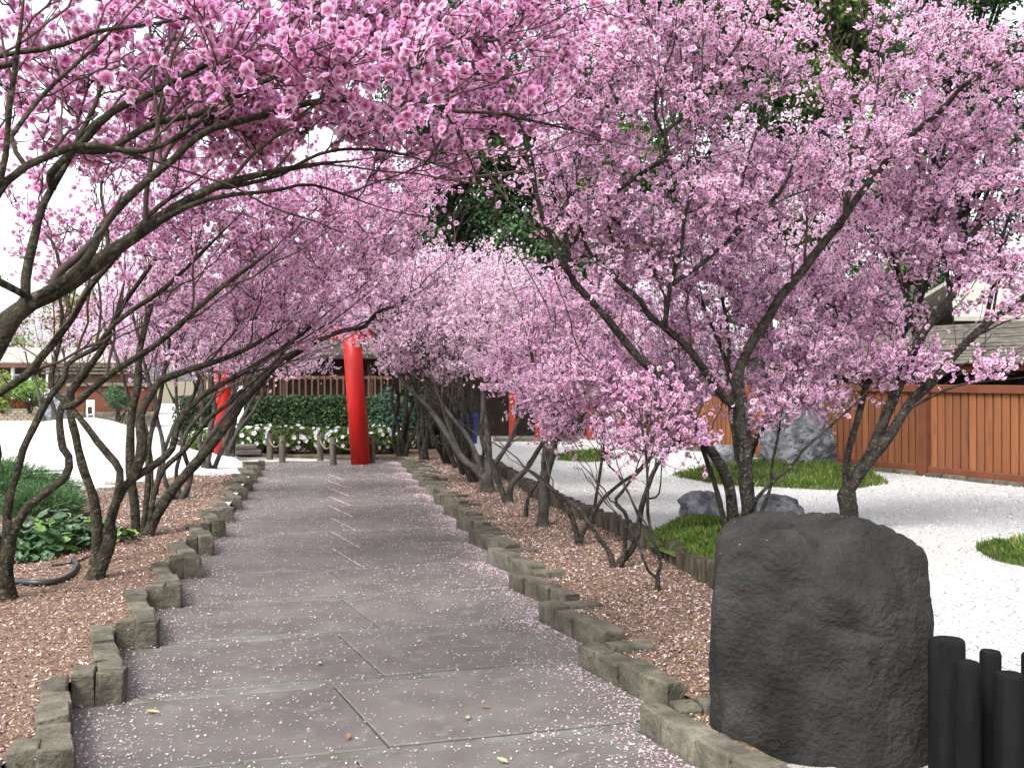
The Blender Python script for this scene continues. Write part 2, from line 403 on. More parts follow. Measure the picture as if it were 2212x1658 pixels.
# white gravel court on the right
lp = [(log_x(y) + 0.06, y) for y in np.linspace(5.0, 21.5, 24)]
sheet('gravel_court', lp[::-1] + [(2.05, 4.45), (2.2, 4.15), (14, 4.15), (14, 30), (-1.8, 30)], ZC, M['gravel'], step=0.6, amp=0.012, skirt=0.24)
# white gravel on the left, with the raked mound
mb = MB(); nx, ny = 76, 76
gx = np.linspace(-15, -2.2, nx); gy = np.linspace(11.6, 24.5, ny)
XX, YY = np.meshgrid(gx, gy)
def mound(x, y):
    dx, dy = x + 7.32, y - 17.0
    h = 0.86 * math.exp(-0.5 * ((dx / (1.65 if dx < 0 else 1.05)) ** 2 + (dy / 1.55) ** 2))
    return 0.105 - 0.09 * min(1, max(0, (y - 15.5) / 2.5)) + h + 0.012 * nz(x, y, 2.0, 1.0) + 0.008 * nz(x, y, 7.0, 4.0)
g = []
for i in range(ny):
    for j in range(nx):
        x, y = XX[i, j], YY[i, j]
        xe = P1[0] + (y - P1[1]) * PD[0] / PD[1] - 0.12      # keep behind the edging
        x = min(x, xe) if y < 17.4 else min(x, -4.6 - (y - 17.4) * 0.5)
        g.append((x, y, mound(x, y)))
idx = np.arange(nx * ny).reshape(ny, nx)
mb.add(np.array(g), q=np.stack([idx[:-1, :-1], idx[:-1, 1:], idx[1:, 1:], idx[1:, :-1]], -1).reshape(-1, 4))
link('sand_mound', mb.build('sand_mound', M['sand'], True), kind='structure')
# paving beyond the path, pale side path, plaza far left, soil of the far bed
e = row0(K1 + 1)
sheet('far_paving', [tuple(e - U * 0.3), tuple(e + U * (WID - 0.3)), (-2.0, 18.9), (-2.6, 19.2), (-3.3, 19.3), (-9, 20.5), (-9, 19.2), (-5.4, 18.2)], -0.012, M['slab'])
sheet('pale_path', [(-4.4, 18.75), (-3.35, 19.0), (-3.55, 19.32), (-5.0, 19.9), (-12, 21.6), (-12, 20.2), (-5.3, 18.6)], 0.004, M['pale_path'])
sheet('far_bed', [(-3.3, 19.35), (-2.6, 19.25), (-1.9, 18.95), (-0.9, 18.6), (1.2, 21), (1.2, 23.4), (-14, 24.5), (-14, 22), (-5.0, 19.95)], 0.05, M['mulch'], step=0.7, amp=0.02)
sheet('plaza', [(-60, 24.4), (-8.5, 24.4), (-8.5, 60), (-60, 60)], 0.02, M['plaza'])

# ------------------------------------------------------------------ things that grow low: litter, petals, moss
def quads(pos, size, aspect, tilt, cols, name, mat, parent=None, **k):
    """small flat chips lying about; pos (n,3), turned at random, tilted up to tilt"""
    n = len(pos); nrm = np.stack([rng.normal(0, tilt, n), rng.normal(0, tilt, n), np.ones(n)], 1)
    fr = frames(nrm)
    tv = np.array([[-.5, -.35, 0], [.5, -.28, 0], [.42, .36, .12], [-.36, .3, -.05]])
    sc = np.stack([size, size * aspect, size], 1)
    me = scatter_mesh(name, tv, np.array([[0, 1, 2, 3]]), pos, fr, sc, mat, None, cols)
    return link(name, me, parent, **k)
def pick(n, pal, wts, var=0.15):
    pal = np.array(pal); i = rng.choice(len(pal), n, p=np.array(wts) / sum(wts))
    return np.clip(pal[i] * rng.uniform(1 - var, 1 + var, (n, 1)), 0, 1)
def path_uv(n, umin, umax, ka, kb, powr=2.0):
    t = ka + (kb - ka) * rng.random(n) ** powr
    k = np.floor(t).astype(int); fv = t - k
    uu = umin + (umax - umin) * rng.random(n)
    o = P1[None] + ((k - 1) * PER)[:, None] * PD[None]
    return o + U[None] * uu[:, None] + V[None] * (fv * RUN)[:, None], uu, fv
MULCH = [(0.29, 0.21, 0.145), (0.18, 0.11, 0.082), (0.42, 0.34, 0.265), (0.06, 0.042, 0.034), (0.62, 0.50, 0.52), (0.36, 0.235, 0.225), (0.28, 0.18, 0.088)]
MW = [5, 4, 4, 4, 2.6, 2.2, 2]
for nm, side, n, w, z, kb in (('mulch_chips', -1, 52000, 3.4, ZL, 11.5), ('mulch_chips', 1, 34000, 1.35, ZR, 14)):
    if side < 0: q, uu, fv = path_uv(n, -w, -0.10, K0, kb, 1.5)
    else:
        q, uu, fv = path_uv(n, WID + 0.12, WID + w, K0, kb, 1.4)
        keep = q[:, 0] < np.array([bed_xmax(y) - 0.06 for y in q[:, 1]]); q = q[keep]
    z = np.array([bed_z(x, y, z) for x, y in q]) + rng.uniform(0.001, 0.014, len(q))
    sz = rng.uniform(0.010, 0.026, len(q)) * (1 + np.clip(q[:, 1] - 6, 0, 8) * 0.05)
    quads(np.column_stack([q, z]), sz, rng.uniform(0.3, 0.8, len(q)), 0.45, pick(len(q), MULCH, MW), nm, M['litter'], kind='stuff')
# fallen petals on the slabs, thickest against the right-hand stones
PET = [(0.80, 0.66, 0.70), (0.78, 0.55, 0.62), (0.82, 0.76, 0.77), (0.6, 0.36, 0.44)]
q1, u1, f1 = path_uv(34000, 0.03, WID - 0.03, K0, 14.5, 1.35)
pr = 0.30 + 0.75 * np.clip((u1 - WID * 0.62) / (WID * 0.38), 0, 1) ** 2 + 0.4 * np.clip(1 - u1 / 0.5, 0, 1)
pr *= np.array([0.55 + 0.9 * max(0, nz(x, y, 1.1, 4) + 0.35) for x, y in q1])
q1 = q1[rng.random(len(q1)) < pr]
q2, u2, f2 = path_uv(26000, WID - 0.34, WID - 0.02, K0, 14, 1.2)
w2 = (0.6 + 0.9 * np.clip((q2[:, 1] - 5) / 5, 0, 1)) * ((u2 - (WID - 0.34)) / 0.32) ** 2.0 * np.array([0.35 + 1.1 * max(0, nz(x, y, 1.6, 7) + 0.35) for x, y in q2])
q2 = q2[rng.random(len(q2)) < w2]
q3, u3, f3 = path_uv(2600, 0.0, WID, K0, 8, 1.2); q3 = q3 - V[None] * ((f3 * RUN) - np.where(rng.random(len(f3)) < 0.5, 0.004, STRIP))[:, None] + rng.normal(0, 0.006, (len(q3), 2))
q3 = q3[rng.random(len(q3)) < 0.5 * np.clip((u3 + 0.4) / WID, 0, 1) ** 1.5]
q4, u4, f4 = path_uv(1300, WID * .5 - .008, WID * .5 + .008, 4, 12, 1.0); q5, u5, f5 = path_uv(3500, 0.01, 0.30, K0, 12, 1.2); q5 = q5[rng.random(len(q5)) < (1 - u5 / .31) ** 1.6]
q = np.concatenate([q1, q2, q3, q4, q5])
sz = rng.uniform(0.008, 0.0155, len(q)) * (1 + np.clip(q[:, 1] - 6, 0, 10) * 0.04)
quads(np.column_stack([q, rng.uniform(0.007, 0.013, len(q))]), sz, rng.uniform(0.55, 0.95, len(q)), 0.3, pick(len(q), PET, [5, 4, 4, 1.5]), 'fallen_petals', M['petal'], kind='stuff')
# petals on the beds, the boulder court and the log tops
q, uu, fv = path_uv(5200, -2.6, -0.14, K0, 11, 1.4); z = np.array([bed_z(x, y, ZL) for x, y in q]) + 0.016
qr, uu, fv = path_uv(6000, WID + 0.15, WID + 1.2, K0, 14, 1.4); qr = qr[qr[:, 0] < np.array([bed_xmax(y) - 0.08 for y in qr[:, 1]])]; zr = np.array([bed_z(x, y, ZR) for x, y in qr]) + 0.016
pos = np.concatenate([np.column_stack([q, z]), np.column_stack([qr, zr])])
quads(pos, rng.uniform(0.008, 0.015, len(pos)), rng.uniform(0.5, 0.9, len(pos)), 0.4, pick(len(pos), PET, [4, 4, 3, 2]), 'fallen_petals', M['petal'], kind='stuff')
# a few dead leaves on the slabs, each one a leaf of its own
lv = np.array([[0, -.5, 0], [.16, -.15, .03], [.14, .2, .05], [0, .5, .02], [-.14, .2, .04], [-.16, -.15, .02], [0, 0, -.01]], float)
lf = np.array([[0, 1, 6], [1, 2, 6], [2, 3, 6], [3, 4, 6], [4, 5, 6], [5, 0, 6]])
LM = [noise_mat('dry_leaf', (0.35, 0.24, 0.09), (0.5, 0.36, 0.16), 9, 0.8, 0.0), noise_mat('grey_green_leaf', (0.2, 0.26, 0.13), (0.3, 0.33, 0.2), 9, 0.8, 0.0), noise_mat('brown_leaf', (0.2, 0.09, 0.04), (0.3, 0.15, 0.07), 9, 0.8, 0.0)]
LB = [mesh_np('fallen_leaf', lv, lf, m) for m in LM]
spots = [(330, 1535, 0, .085, 'yellow dry leaf low on the left of the path, nearest the stone edging'), (690, 1430, 1, .07, 'grey-green leaf lying left of the middle joint of the path'),
         (752, 1588, 2, .06, 'brown curled leaf beside the nearest open joint between two slabs'), (1085, 1640, 1, .075, 'grey-green leaf at the bottom edge of the photo on the nearest slab'),
         (1190, 1430, 0, .05, 'small yellow leaf near the right side of the path'), (1048, 1525, 2, .06, 'brown leaf on the right-hand slab, uppermost of two close together'),
         (1010, 1548, 1, .06, 'grey-green leaf on the right-hand slab, lower of two close together'), (450, 1325, 0, .08, 'yellow dry leaf farther up the left side of the path'),
         (905, 1383, 0, .05, 'small yellow leaf in the middle of the path')]
for i, (x, y, m, s, lab) in enumerate(spots):
    p = G(x, y, 0.015)
    link('fallen_leaf', LB[m], None, tuple(p), (rng.uniform(-.2, .2), rng.uniform(-.2, .2), rng.uniform(0, 6)), (s * 1.1, s, s), label=lab, cat='leaf', group='dead leaves on the path')

# bits of pale stone give the white gravel its grain
n = 46000
d = 4.6 + 12 * rng.random(n) ** 1.5; x = rng.uniform(-0.6, 7.5, n)
keep = (x > np.array([log_x(y) + 0.12 for y in d])) & (x < 6.54 - 0.478 * (d - 12.68)) & (np.abs(x / d) < 0.6)
x, d = x[keep], d[keep]
z = np.array([ZC + 0.012 * (nz(a, b, 0.9, 3.0) + 0.5 * nz(a, b, 2.7, 9.0)) for a, b in zip(x, d)]) + 0.006
sz = rng.uniform(0.008, 0.022, len(x)) * (0.8 + d * 0.03)
quads(np.column_stack([x, d, z]), sz, rng.uniform(0.5, 1, len(x)), 0.5, pick(len(x), [(0.54, 0.535, 0.525), (0.45, 0.445, 0.43), (0.6, 0.595, 0.58), (0.2, 0.18, 0.16)], [6, 5, 5, 0.25]), 'gravel_grain', M['litter'], kind='stuff')

# moss islands: a low mound under short grass
BL = np.array([[-.12, 0, 0], [.12, 0, 0], [.05, .1, .6], [0, .35, 1]], float)
def moss(label, cx, cy, rx, ry, h, n, blade=0.06, group='mossy grass islands in the white gravel', z0=ZC):
    root = empty('moss_island', (cx, cy, z0), label=label, cat='moss', group=group)
    nr, na = 8, 36; v = [(0, 0, h)]; ph = rng.uniform(0, 6, 4)
    def rad(a): return 1 + 0.10 * math.sin(2 * a + ph[0]) + 0.08 * math.sin(3 * a + ph[1]) + 0.05 * math.sin(7 * a + ph[2])
    def hz(r, a): return h * (1 - r ** 2.2) * (1 + 0.25 * math.sin(5 * a + 9 * r + ph[3]) + 0.3 * nz(r * math.cos(a) * 3, r * math.sin(a) * 3, 1.0, cx)) - 0.03 * (r > 0.99)
    for i in range(1, nr + 1):
        for j in range(na):
            a = j / na * 2 * math.pi; r = i / nr
            v.append((rx * r * rad(a) * math.cos(a), ry * r * rad(a) * math.sin(a), hz(r, a)))
    q = []; t = [(0, 1 + j, 1 + (j + 1) % na) for j in range(na)]
    for i in range(nr - 1):
        for j in range(na):
            b = 1 + i * na; q.append((b + j, b + na + j, b + na + (j + 1) % na, b + (j + 1) % na))
    link('mound', mesh_np('mound', v, [np.array(q), np.array(t)], M['moss_base'], smooth=True), root)
    a = rng.uniform(0, 2 * math.pi, n); r = np.sqrt(rng.random(n)) * 0.99
    ra = np.array([rad(x) for x in a])
    pos = np.column_stack([rx * r * ra * np.cos(a), ry * r * ra * np.sin(a), [hz(b, c) - 0.005 for b, c in zip(r, a)]])
    fr = frames(np.column_stack([rng.normal(0, .35, n), rng.normal(0, .35, n), np.ones(n)]))
    tone = np.array([nz(p[0], p[1], 3.0, cx) for p in pos])
    col = pick(n, [(0.045, 0.085, 0.014), (0.068, 0.118, 0.020), (0.11, 0.145, 0.035), (0.20, 0.165, 0.07)], [5, 5, 3, 1.2], 0.35) * (1 + 0.9 * tone)[:, None]
    sc = blade * rng.uniform(0.6, 1.4, n) * np.clip(1 + 1.1 * tone, .45, 1.8)
    me = scatter_mesh('grass_blades', BL, np.array([[0, 1, 2, 3]]), pos, fr, np.column_stack([sc * 0.55, sc, sc]), M['grass'], None, np.clip(col, 0.005, 1))
    link('grass_blades', me, root, kind='stuff')
    return root
moss('mossy green island round the upright grey rock by the terracotta fence', 3.85, 14.0, 1.5, 1.55, 0.13, 15000)
moss('mossy green mound at the foot of the many-stemmed tree behind the dark boulder', 1.98, 8.55, 0.72, 1.15, 0.10, 15000, 0.05)
moss('mossy green clump in the white gravel cut by the right edge of the photo', 4.15, 7.55, 0.44, 0.62, 0.13, 7000, 0.05)
moss('small mossy patch in the gravel behind the thin saplings', 1.25, 17.2, 0.55, 0.8, 0.10, 2500)

# ------------------------------------------------------------------ rocks
def rock(name, loc, size, rz, mat, cuts, seed, label, cat, group=None, sub=5, power=3.2, rough=0.06, flat=0.92):
    """a rounded block chipped by planes: cuts = [(nx, ny, nz, distance)] in the unit block, then weathered"""
    bm = bmesh.new(); bmesh.ops.create_icosphere(bm, subdivisions=sub, radius=1)
    cs = [(Vector(c[:3]).normalized(), c[3]) for c in cuts]
    for v in bm.verts:
        d = v.co.normalized()
        r = 1 / (abs(d.x) ** power + abs(d.y) ** power + abs(d.z) ** power) ** (1 / power)
        p = d * r
        for nrm, dist in cs:
            k = p.dot(nrm)
            if k > dist: p -= nrm * (k - dist) * flat
        o = Vector((seed * 3.7, seed, -seed))
        p += d * rough * (mnoise.fractal(p * 1.6 + o, 1.0, 2.0, 5) + 0.5 * mnoise.fractal(p * 5 + o, 0.9, 2.2, 5))
        rid = abs(mnoise.noise(Vector((p.x * 1.7, p.y * 1.7, p.z * 3.4 + p.x * .8)) + o * 2)); p -= d * rough * 0.7 * max(0, 0.07 - rid) / 0.07
        p += d * rough * 0.14 * (mnoise.ridged_multi_fractal(p * 3.1 + o, 0.9, 2.1, 5, 1.0, 2.0) - 1.2)
        v.co = Vector((p.x * size[0] / 2, p.y * size[1] / 2, (p.z + 1) * size[2] / 2 - 0.02))
    return link(name, bm_mesh(name, bm, mat, True), None, loc, (0, 0, rz), label=label, cat=cat, group=group)
boulder = rock('boulder', (1.382, 4.43, -0.75), (0.955, 0.86, 1.80), -0.17, M['basalt'],
     [(-.14, -.05, .988, .915), (.80, 0, .70, 1.15), (.05, -.60, .80, 1.0), (-.1, -1, .10, .88), (.40, -.95, .02, .94), (1, -.25, .10, .98), (.05, .1, 1, .955), (.23, 0, .973, .985), (-.6, -.8, .0, 1.32), (-.25, -.95, .35, .95), (.6, -.7, .3, 1.08)], 3.3,
     'big dark basalt boulder with a rounded top in the right foreground', 'boulder', sub=6, power=5.5, rough=0.05, flat=0.97)
bv = [(v.co.copy(), v.normal.copy()) for v in boulder.data.vertices if v.normal.z > 0.55]
pk = [bv[int(i)] for i in rng.choice(len(bv), 34, replace=False)]
pp = np.array([tuple(boulder.matrix_basis @ (c + n * 0.004)) for c, n in pk])
quads(pp, rng.uniform(0.006, 0.012, len(pp)), rng.uniform(.5, .9, len(pp)), .4, pick(len(pp), PET, [4, 3, 4, 1]), 'fallen_petals', M['petal'], kind='stuff')
rock('standing_rock', (4.22, 14.55, ZC), (1.12, 0.6, 1.0), 0.1, M['grey_rock'], [(-.8, 0, .6, .75), (.9, -.2, .4, .85), (0, -1, .2, .8), (-.3, -.9, .3, .85), (.5, -.8, -.2, .9)], 6.1,
     'upright blue-grey rock standing before the terracotta fence', 'rock', power=3.5, rough=0.13)
rock('garden_rock', (3.35, 15.6, ZC), (0.55, 0.4, 0.36), 0.3, M['grey_rock'], [(-.5, -.4, .7, .8), (.6, -.4, .5, .8)], 8.2, 'small pale grey rock left of the upright rock', 'rock', rough=0.12, sub=4)
rock('garden_rock', (1.86, 9.75, ZC), (0.42, 0.36, 0.30), 0.6, M['grey_rock'], [(-.6, -.5, .6, .7), (.3, -.8, .4, .75)], 4.4, 'small dark grey rock left of the many-stemmed tree', 'rock', rough=0.14, sub=4)
rock('garden_rock', (2.6, 9.75, ZC), (0.52, 0.36, 0.26), -0.3, M['grey_rock'], [(-.5, -.6, .6, .8), (.6, -.2, .6, .7)], 2.4, 'low pale grey rock showing above the top of the dark boulder', 'rock', rough=0.12, sub=4)
rock('slanted_rock', tuple(P(118, 905, 27.5) * [1, 1, 0] + [0, 0, 0]), (1.1, 0.9, 1.15), 0.2, M['grey_rock'], [(-.8, -.3, .6, .55), (.3, -.9, .2, .7), (.8, 0, .5, .8)], 9.7, 'grey slanted rock behind the white sand mound', 'rock', rough=0.09, sub=4)

# ------------------------------------------------------------------ black log palisade right of the boulder
def log_mesh(r, h, mat, seed, top=0.012, sides=14):
    a = np.linspace(0, 2 * math.pi, sides, endpoint=False); rr = 1 + 0.05 * np.sin(3 * a + seed) + 0.03 * np.sin(5 * a + 2 * seed)
    v = []
    for z, s in ((0, 1), (h * 0.5, 1.01), (h - top, 1.0), (h, 0.88)):
        v += [(r * s * rr[i] * math.cos(a[i]), r * s * rr[i] * math.sin(a[i]), z) for i in range(sides)]
    v.append((0, 0, h - 0.004)); n = sides
    q = [(k * n + i, k * n + (i + 1) % n, (k + 1) * n + (i + 1) % n, (k + 1) * n + i) for k in range(3) for i in range(n)]
    t = [(3 * n + i, 3 * n + (i + 1) % n, 4 * n) for i in range(n)]
    me = mesh_np('log', v, [np.array(q), np.array(t)], mat, smooth=False)
    me.polygons.foreach_set('use_smooth', np.concatenate([np.ones(2 * n, bool), np.zeros(2 * n, bool)])); return me
pal = empty('log_palisade', (0, 0, 0), label='row of black upright log posts of uneven height beside the dark boulder', cat='palisade')
for i, (x, d, r, zt) in enumerate([(2048, 3.90, .068, .57), (2091, 3.80, .045, .51), (2139, 3.95, .041, .51), (2181, 3.74, .054, .482), (2234, 3.86, .045, .525), (2280, 3.8, .05, .46)]):
    link('post', log_mesh(r, zt + 0.05, M['black_wood'], i), pal, ((x - CX) / FPX * d, d, -0.05), (0, 0, i))
# row of short dark logs between the mulch and the gravel court
logs = empty('log_edging', (0, 0, 0), label='row of short dark logs set on end between mulch bed and white gravel', cat='log edging')
lm = [log_mesh(0.062, 0.28, M['log'], i * 1.7, 0.01, 10) for i in range(6)]
y = 5.4
while y < 19.2:
    s = rng.uniform(0.82, 1.12)
    link('log', lm[int(rng.integers(6))], logs, (log_x(y) + rng.uniform(-.012, .012), y, -0.03 + rng.uniform(-.02, .015)), (rng.uniform(-.05, .05), rng.uniform(-.05, .05), rng.uniform(0, 6)), (s, s, 1))
    y += 0.122 * s

# ------------------------------------------------------------------ terracotta fence and the roofed corridor behind it
def fline(d): return np.array([6.54 - 0.478 * (d - 12.68), d])
FD = fline(13) - fline(12); FL = np.linalg.norm(FD); FD /= FL          # towards the far left
FN = np.array([-FD[1], FD[0]]);                                       # away from the court? turned below
if np.dot(FN, [1, 1]) < 0: FN = -FN
fence = empty('board_fence', (0, 0, 0), label='terracotta board fence with posts and rails along the gravel court', cat='fence')
A = fline(9.6); L = np.linalg.norm(fline(21.6) - A); FH = 1.21; FZ = ZC + 0.05
bw = 0.128
bme = []
for k in range(5):
    f = (0.82, 0.92, 1.0, 1.07, 1.16)[k]
    bme.append(bm_mesh('board', box_bm(bw - 0.022, 0.026, FH - 0.12, 0.005), noise_mat('terracotta_board_%d' % k, (0.150 * f, 0.053 * f, 0.020), (0.215 * f, 0.084 * f, 0.033 * f), 5, 0.85, 0.5, 30, (0.12 * f, 0.05 * f, 0.026 * f), bdist=0.006, stretch=(1, 1, 0.12), world=True)))
strip_me = bm_mesh('backing', box_bm(L, 0.012, FH - 0.1, 0), M['terra_dark'])
rotf = math.atan2(FD[1], FD[0])
m = A + FD * L / 2
link('backing', strip_me, fence, (m[0] + FN[0] * 0.02, m[1] + FN[1] * 0.02, FZ + 0.05), (0, 0, rotf))
nb = int(L / bw)
for i in range(nb):
    c = A + FD * (i + 0.5) * bw
    link('board', bme[int(rng.integers(5))], fence, (c[0], c[1], FZ + 0.06 + rng.uniform(-.003, .003)), (0, 0, rotf + rng.uniform(-.02, .02)))
for z, h, w in ((FZ - 0.0, 0.10, 0.07), (FZ + FH - 0.07, 0.11, 0.085)):
    me = bm_mesh('rail', box_bm(L, w, h, 0.006), M['terra_dark']); link('rail', me, fence, (m[0] - FN[0] * 0.012, m[1] - FN[1] * 0.012, z), (0, 0, rotf))
pm = bm_mesh('post', box_bm(0.14, 0.13, FH + 0.03, 0.008), M['terra_dark'])
s = np.linalg.norm(fline(14.05) - A)
for t in (s - 4.0, s, s + 3.85, s + 7.7):
    c = A + FD * t - FN * 0.03; link('post', pm, fence, (c[0], c[1], FZ - 0.03), (0, 0, rotf))
# dark footing stones under the fence
for i in range(int(L / 0.42)):
    c = A + FD * (i * 0.42 + 0.2) - FN * 0.03
    link('footing_stone', stone_meshes[i % 10], fence, (c[0], c[1], ZC - 0.05), (0, 0, rotf + rng.uniform(-.04, .04)), (0.40, 0.13, 0.11))
for o in fence.children:
    if o.name.startswith('footing'):
        pass
# corridor: posts, eave beam, shingled roof of separate courses
cor = empty('roofed_corridor', (0, 0, 0), label='long low shingled roof on dark posts behind the terracotta fence', cat='roofed corridor')
L2 = np.linalg.norm(fline(17.6) - A) + 2; A2 = A - FD * 2
def cpt(t, n): return A2 + FD * t + FN * n
ez, rz_, dep = 1.78, 2.42, 2.1
box_between('eave_beam', cpt(0, 0.55), cpt(L2, 0.55), 0.09, 0.085, M['terra'], cor, ez - 0.09)
for i in range(12):
    f0, f1 = i / 12, (i + 1.12) / 12
    a, b = cpt(L2 / 2, 0.40 + dep * f0), cpt(L2 / 2, 0.40 + dep * f1)
    za, zb = ez + 0.012 + (rz_ - ez) * f0 + 0.022, ez + (rz_ - ez) * f1
    mb = MB(); nseg = 40
    xs = np.linspace(-L2 / 2, L2 / 2, nseg + 1)
    vv = []
    for x in xs:
        j = rng.uniform(-.006, .006)
        for (w, z) in ((0, za - 0.024 + j), (0, za + j), (np.linalg.norm(b - a), zb + j)):
            vv.append((x, w, z))
    q = [(3 * k + r, 3 * k + 3 + r, 3 * k + 4 + r, 3 * k + 1 + r) for k in range(nseg) for r in (0, 1)]
    mb.add(np.array(vv), q=np.array(q))
    sgn = 1 if np.dot([-math.sin(rotf), math.cos(rotf)], FN) > 0 else -1
    link('shingle_course', mb.build('shingle_course', M['shingle']), cor, (a[0], a[1], 0), (0, 0, rotf + (0 if sgn > 0 else math.pi)))
box_between('ridge_cap', cpt(0, 0.40 + dep), cpt(L2, 0.40 + dep), 0.16, 0.09, M['shingle'], cor, rz_ - 0.03)
box_between('back_wall', cpt(0, 1.9), cpt(L2, 1.9), 0.06, 2.0, M['dark_timber'], cor, 0.05)
t = 0.8
while t < L2:
    c = cpt(t, 0.62); link('post', bm_mesh('post', box_bm(0.11, 0.11, ez - 0.15, 0.006), M['dark_timber']), cor, (c[0], c[1], 0.08), (0, 0, rotf)); t += 2.3
# pale higher roof at the far right
hr = empty('pale_roof_house', tuple(np.append(P(2300, 815, 22)[:2], 0.1)), label='house with pale grey roof partly seen behind blossoms at the right edge', cat='house')
link('wall', bm_mesh('wall', box_bm(5, 4, 2.75, 0.01), M['dark_timber']), hr, (0.9, 1.5, 0))
bm = bmesh.new()
for sgn, n in ((-1, 0), (1, 0)):
    q = [(-2.9, 1.5 + sgn * 2.5, 2.7), (4.5, 1.5 + sgn * 2.5, 2.7), (4.0, 1.5, 3.75), (-1.9, 1.5, 3.75)]
    lo = [bm.verts.new(c) for c in q]; hi = [bm.verts.new((c[0], c[1], c[2] + 0.09)) for c in q]
    bm.faces.new(lo); bm.faces.new(hi[::-1])
    for i in range(4): bm.faces.new((lo[i], hi[i], hi[(i + 1) % 4], lo[(i + 1) % 4]))
bmesh.ops.recalc_face_normals(bm, faces=bm.faces[:])
link('roof', bm_mesh('roof', bm, M['shingle_light']), hr)

# ------------------------------------------------------------------ torii, banner, rope posts
def cyl_bm(r0, r1, h, sides=24, bevel=0.0):
    bm = bmesh.new(); bmesh.ops.create_cone(bm, cap_ends=True, segments=sides, radius1=r0, radius2=r1, depth=h)
    for v in bm.verts: v.co.z += h / 2
    if bevel: bmesh.ops.bevel(bm, geom=[e for e in bm.edges if abs(e.verts[0].co.z - e.verts[1].co.z) < 1e-6], offset=bevel, segments=2, affect='EDGES')
    return bm
tr_, tl_ = G(780, 1002, 0.0), G(483, 984, 0.08)
tor = empty('torii_gate', tuple((tr_ + tl_) / 2 * [1, 1, 0]), label='red torii gate at the end of the path', cat='torii gate')
tc = np.array(tor.location); ax = (tr_ - tl_); ax[2] = 0; span = np.linalg.norm(ax); ax /= span
rzt = math.atan2(ax[1], ax[0]); tor.rotation_euler = (0, 0, rzt)
ZN, ZK = 2.42, 2.86
for s, lean in ((1, -0.08), (-1, 0.005)):
    o = link('pillar', bm_mesh('pillar', cyl_bm(0.182, 0.165, ZK + 0.12, 28, 0.01), M['red'], True), tor, (s * span / 2, 0, -0.04), (0, lean, 0))
    for pl in o.data.polygons: pl.use_smooth = abs(pl.normal.z) < 0.5
link('tie_beam', bm_mesh('tie_beam', box_bm(span + 0.5, 0.13, 0.2, 0.01), M['red']), tor, (0, 0, ZN - 0.1))
bm = box_bm(span + 0.9, 0.24, 0.18, 0); bmesh.ops.subdivide_edges(bm, edges=[e for e in bm.edges if abs(e.verts[0].co.x - e.verts[1].co.x) > 1], cuts=12)
for v in bm.verts: v.co.z += 0.16 * (abs(v.co.x) / (span / 2 + 0.45)) ** 3
link('lintel', bm_mesh('lintel', bm, M['red']), tor, (0, 0, ZK))
link('centre_strut', bm_mesh('centre_strut', box_bm(0.16, 0.1, ZK - ZN - 0.1, 0.005), M['red']), tor, (0, 0, ZN + 0.1))
bn = empty('banner', tuple(G(512, 968, 0.05)), -0.3, label='blue and white cloth banner on a dark pole beside the left torii pillar', cat='banner')
link('pole', bm_mesh('pole', cyl_bm(0.022, 0.02, 1.75, 10), M['dark_timber']), bn, (0.02, 0, 0))
def wavy(w, h, x0, z0, y, mat, name, parent):
    n = 14; v = []; 
    for i in range(n + 1):
        z = z0 + h * i / n
        for j in range(4):
            x = x0 + w * j / 3
            v.append((x, y + 0.02 * math.sin(z * 7 + x * 9), z))
    idx = np.arange((n + 1) * 4).reshape(n + 1, 4)
    me = mesh_np(name, v, np.stack([idx[:-1, :-1], idx[:-1, 1:], idx[1:, 1:], idx[1:, :-1]], -1).reshape(-1, 4), mat, smooth=True)
    return link(name, me, parent)
wavy(0.17, 0.82, 0.0, 0.55, -0.03, M['white_paint'], 'cloth', bn)
wavy(0.06, 0.82, -0.075, 0.55, -0.03, M['blue_cloth'], 'border', bn)
for (w, h, x0, z0) in ((0.03, 0.11, 0.085, 1.13), (0.03, 0.16, 0.03, 1.1), (0.055, 0.03, 0.045, 1.08)):
    wavy(w, h, x0, z0, -0.034, M['blue_cloth'], 'printed_mark', bn)
link('base_block', bm_mesh('base_block', box_bm(0.16, 0.2, 0.5, 0.01), M['dark_timber']), bn, (0.0, 0.05, 0))
sb = G(536, 981, 0.05)
st = empty('stone_step', tuple(sb), 0.25, label='two flat grey stone blocks stacked at the foot of the banner', cat='stone blocks')
link('block', bm_mesh('block', box_bm(0.52, 0.36, 0.10, 0.015, 0, 0.008), M['stone_block']), st)
link('block', bm_mesh('block', box_bm(0.44, 0.34, 0.09, 0.015, 0, 0.008), M['stone_block']), st, (-0.05, 0.05, 0.104))
# low posts joined by rope along the flower bed
posts = [(583, 987), (610, 992), (692, 989), (720, 998), (804, 994)]
rp = empty('rope_fence', (0, 0, 0), label='low log posts with sagging rope in front of the white azaleas', cat='rope fence')
pts = []
for i, (x, y) in enumerate(sorted(posts)):
    p = G(x, y, 0.05); pts.append(p)
    link('post', log_mesh(0.062, 0.5, M['post'], i, 0.008, 12), rp, (p[0], p[1], -0.0), (rng.uniform(-.04, .04), rng.uniform(-.04, .04), i))
for a, b in [(pts[0], pts[1]), (pts[2], pts[3]), (pts[3], pts[4])]:
    a, b = a + [0, -0.07, .36], b + [0, -0.07, .36]; t = np.linspace(0, 1, 9)[:, None]
    q = a * (1 - t) + b * t; q[:, 2] -= 0.14 * 4 * (t * (1 - t))[:, 0]
    v, f, tt = tube(q, np.full(9, 0.012), 6); link('rope', mesh_np('rope', v, [f, tt], M['rope'], smooth=True), rp)
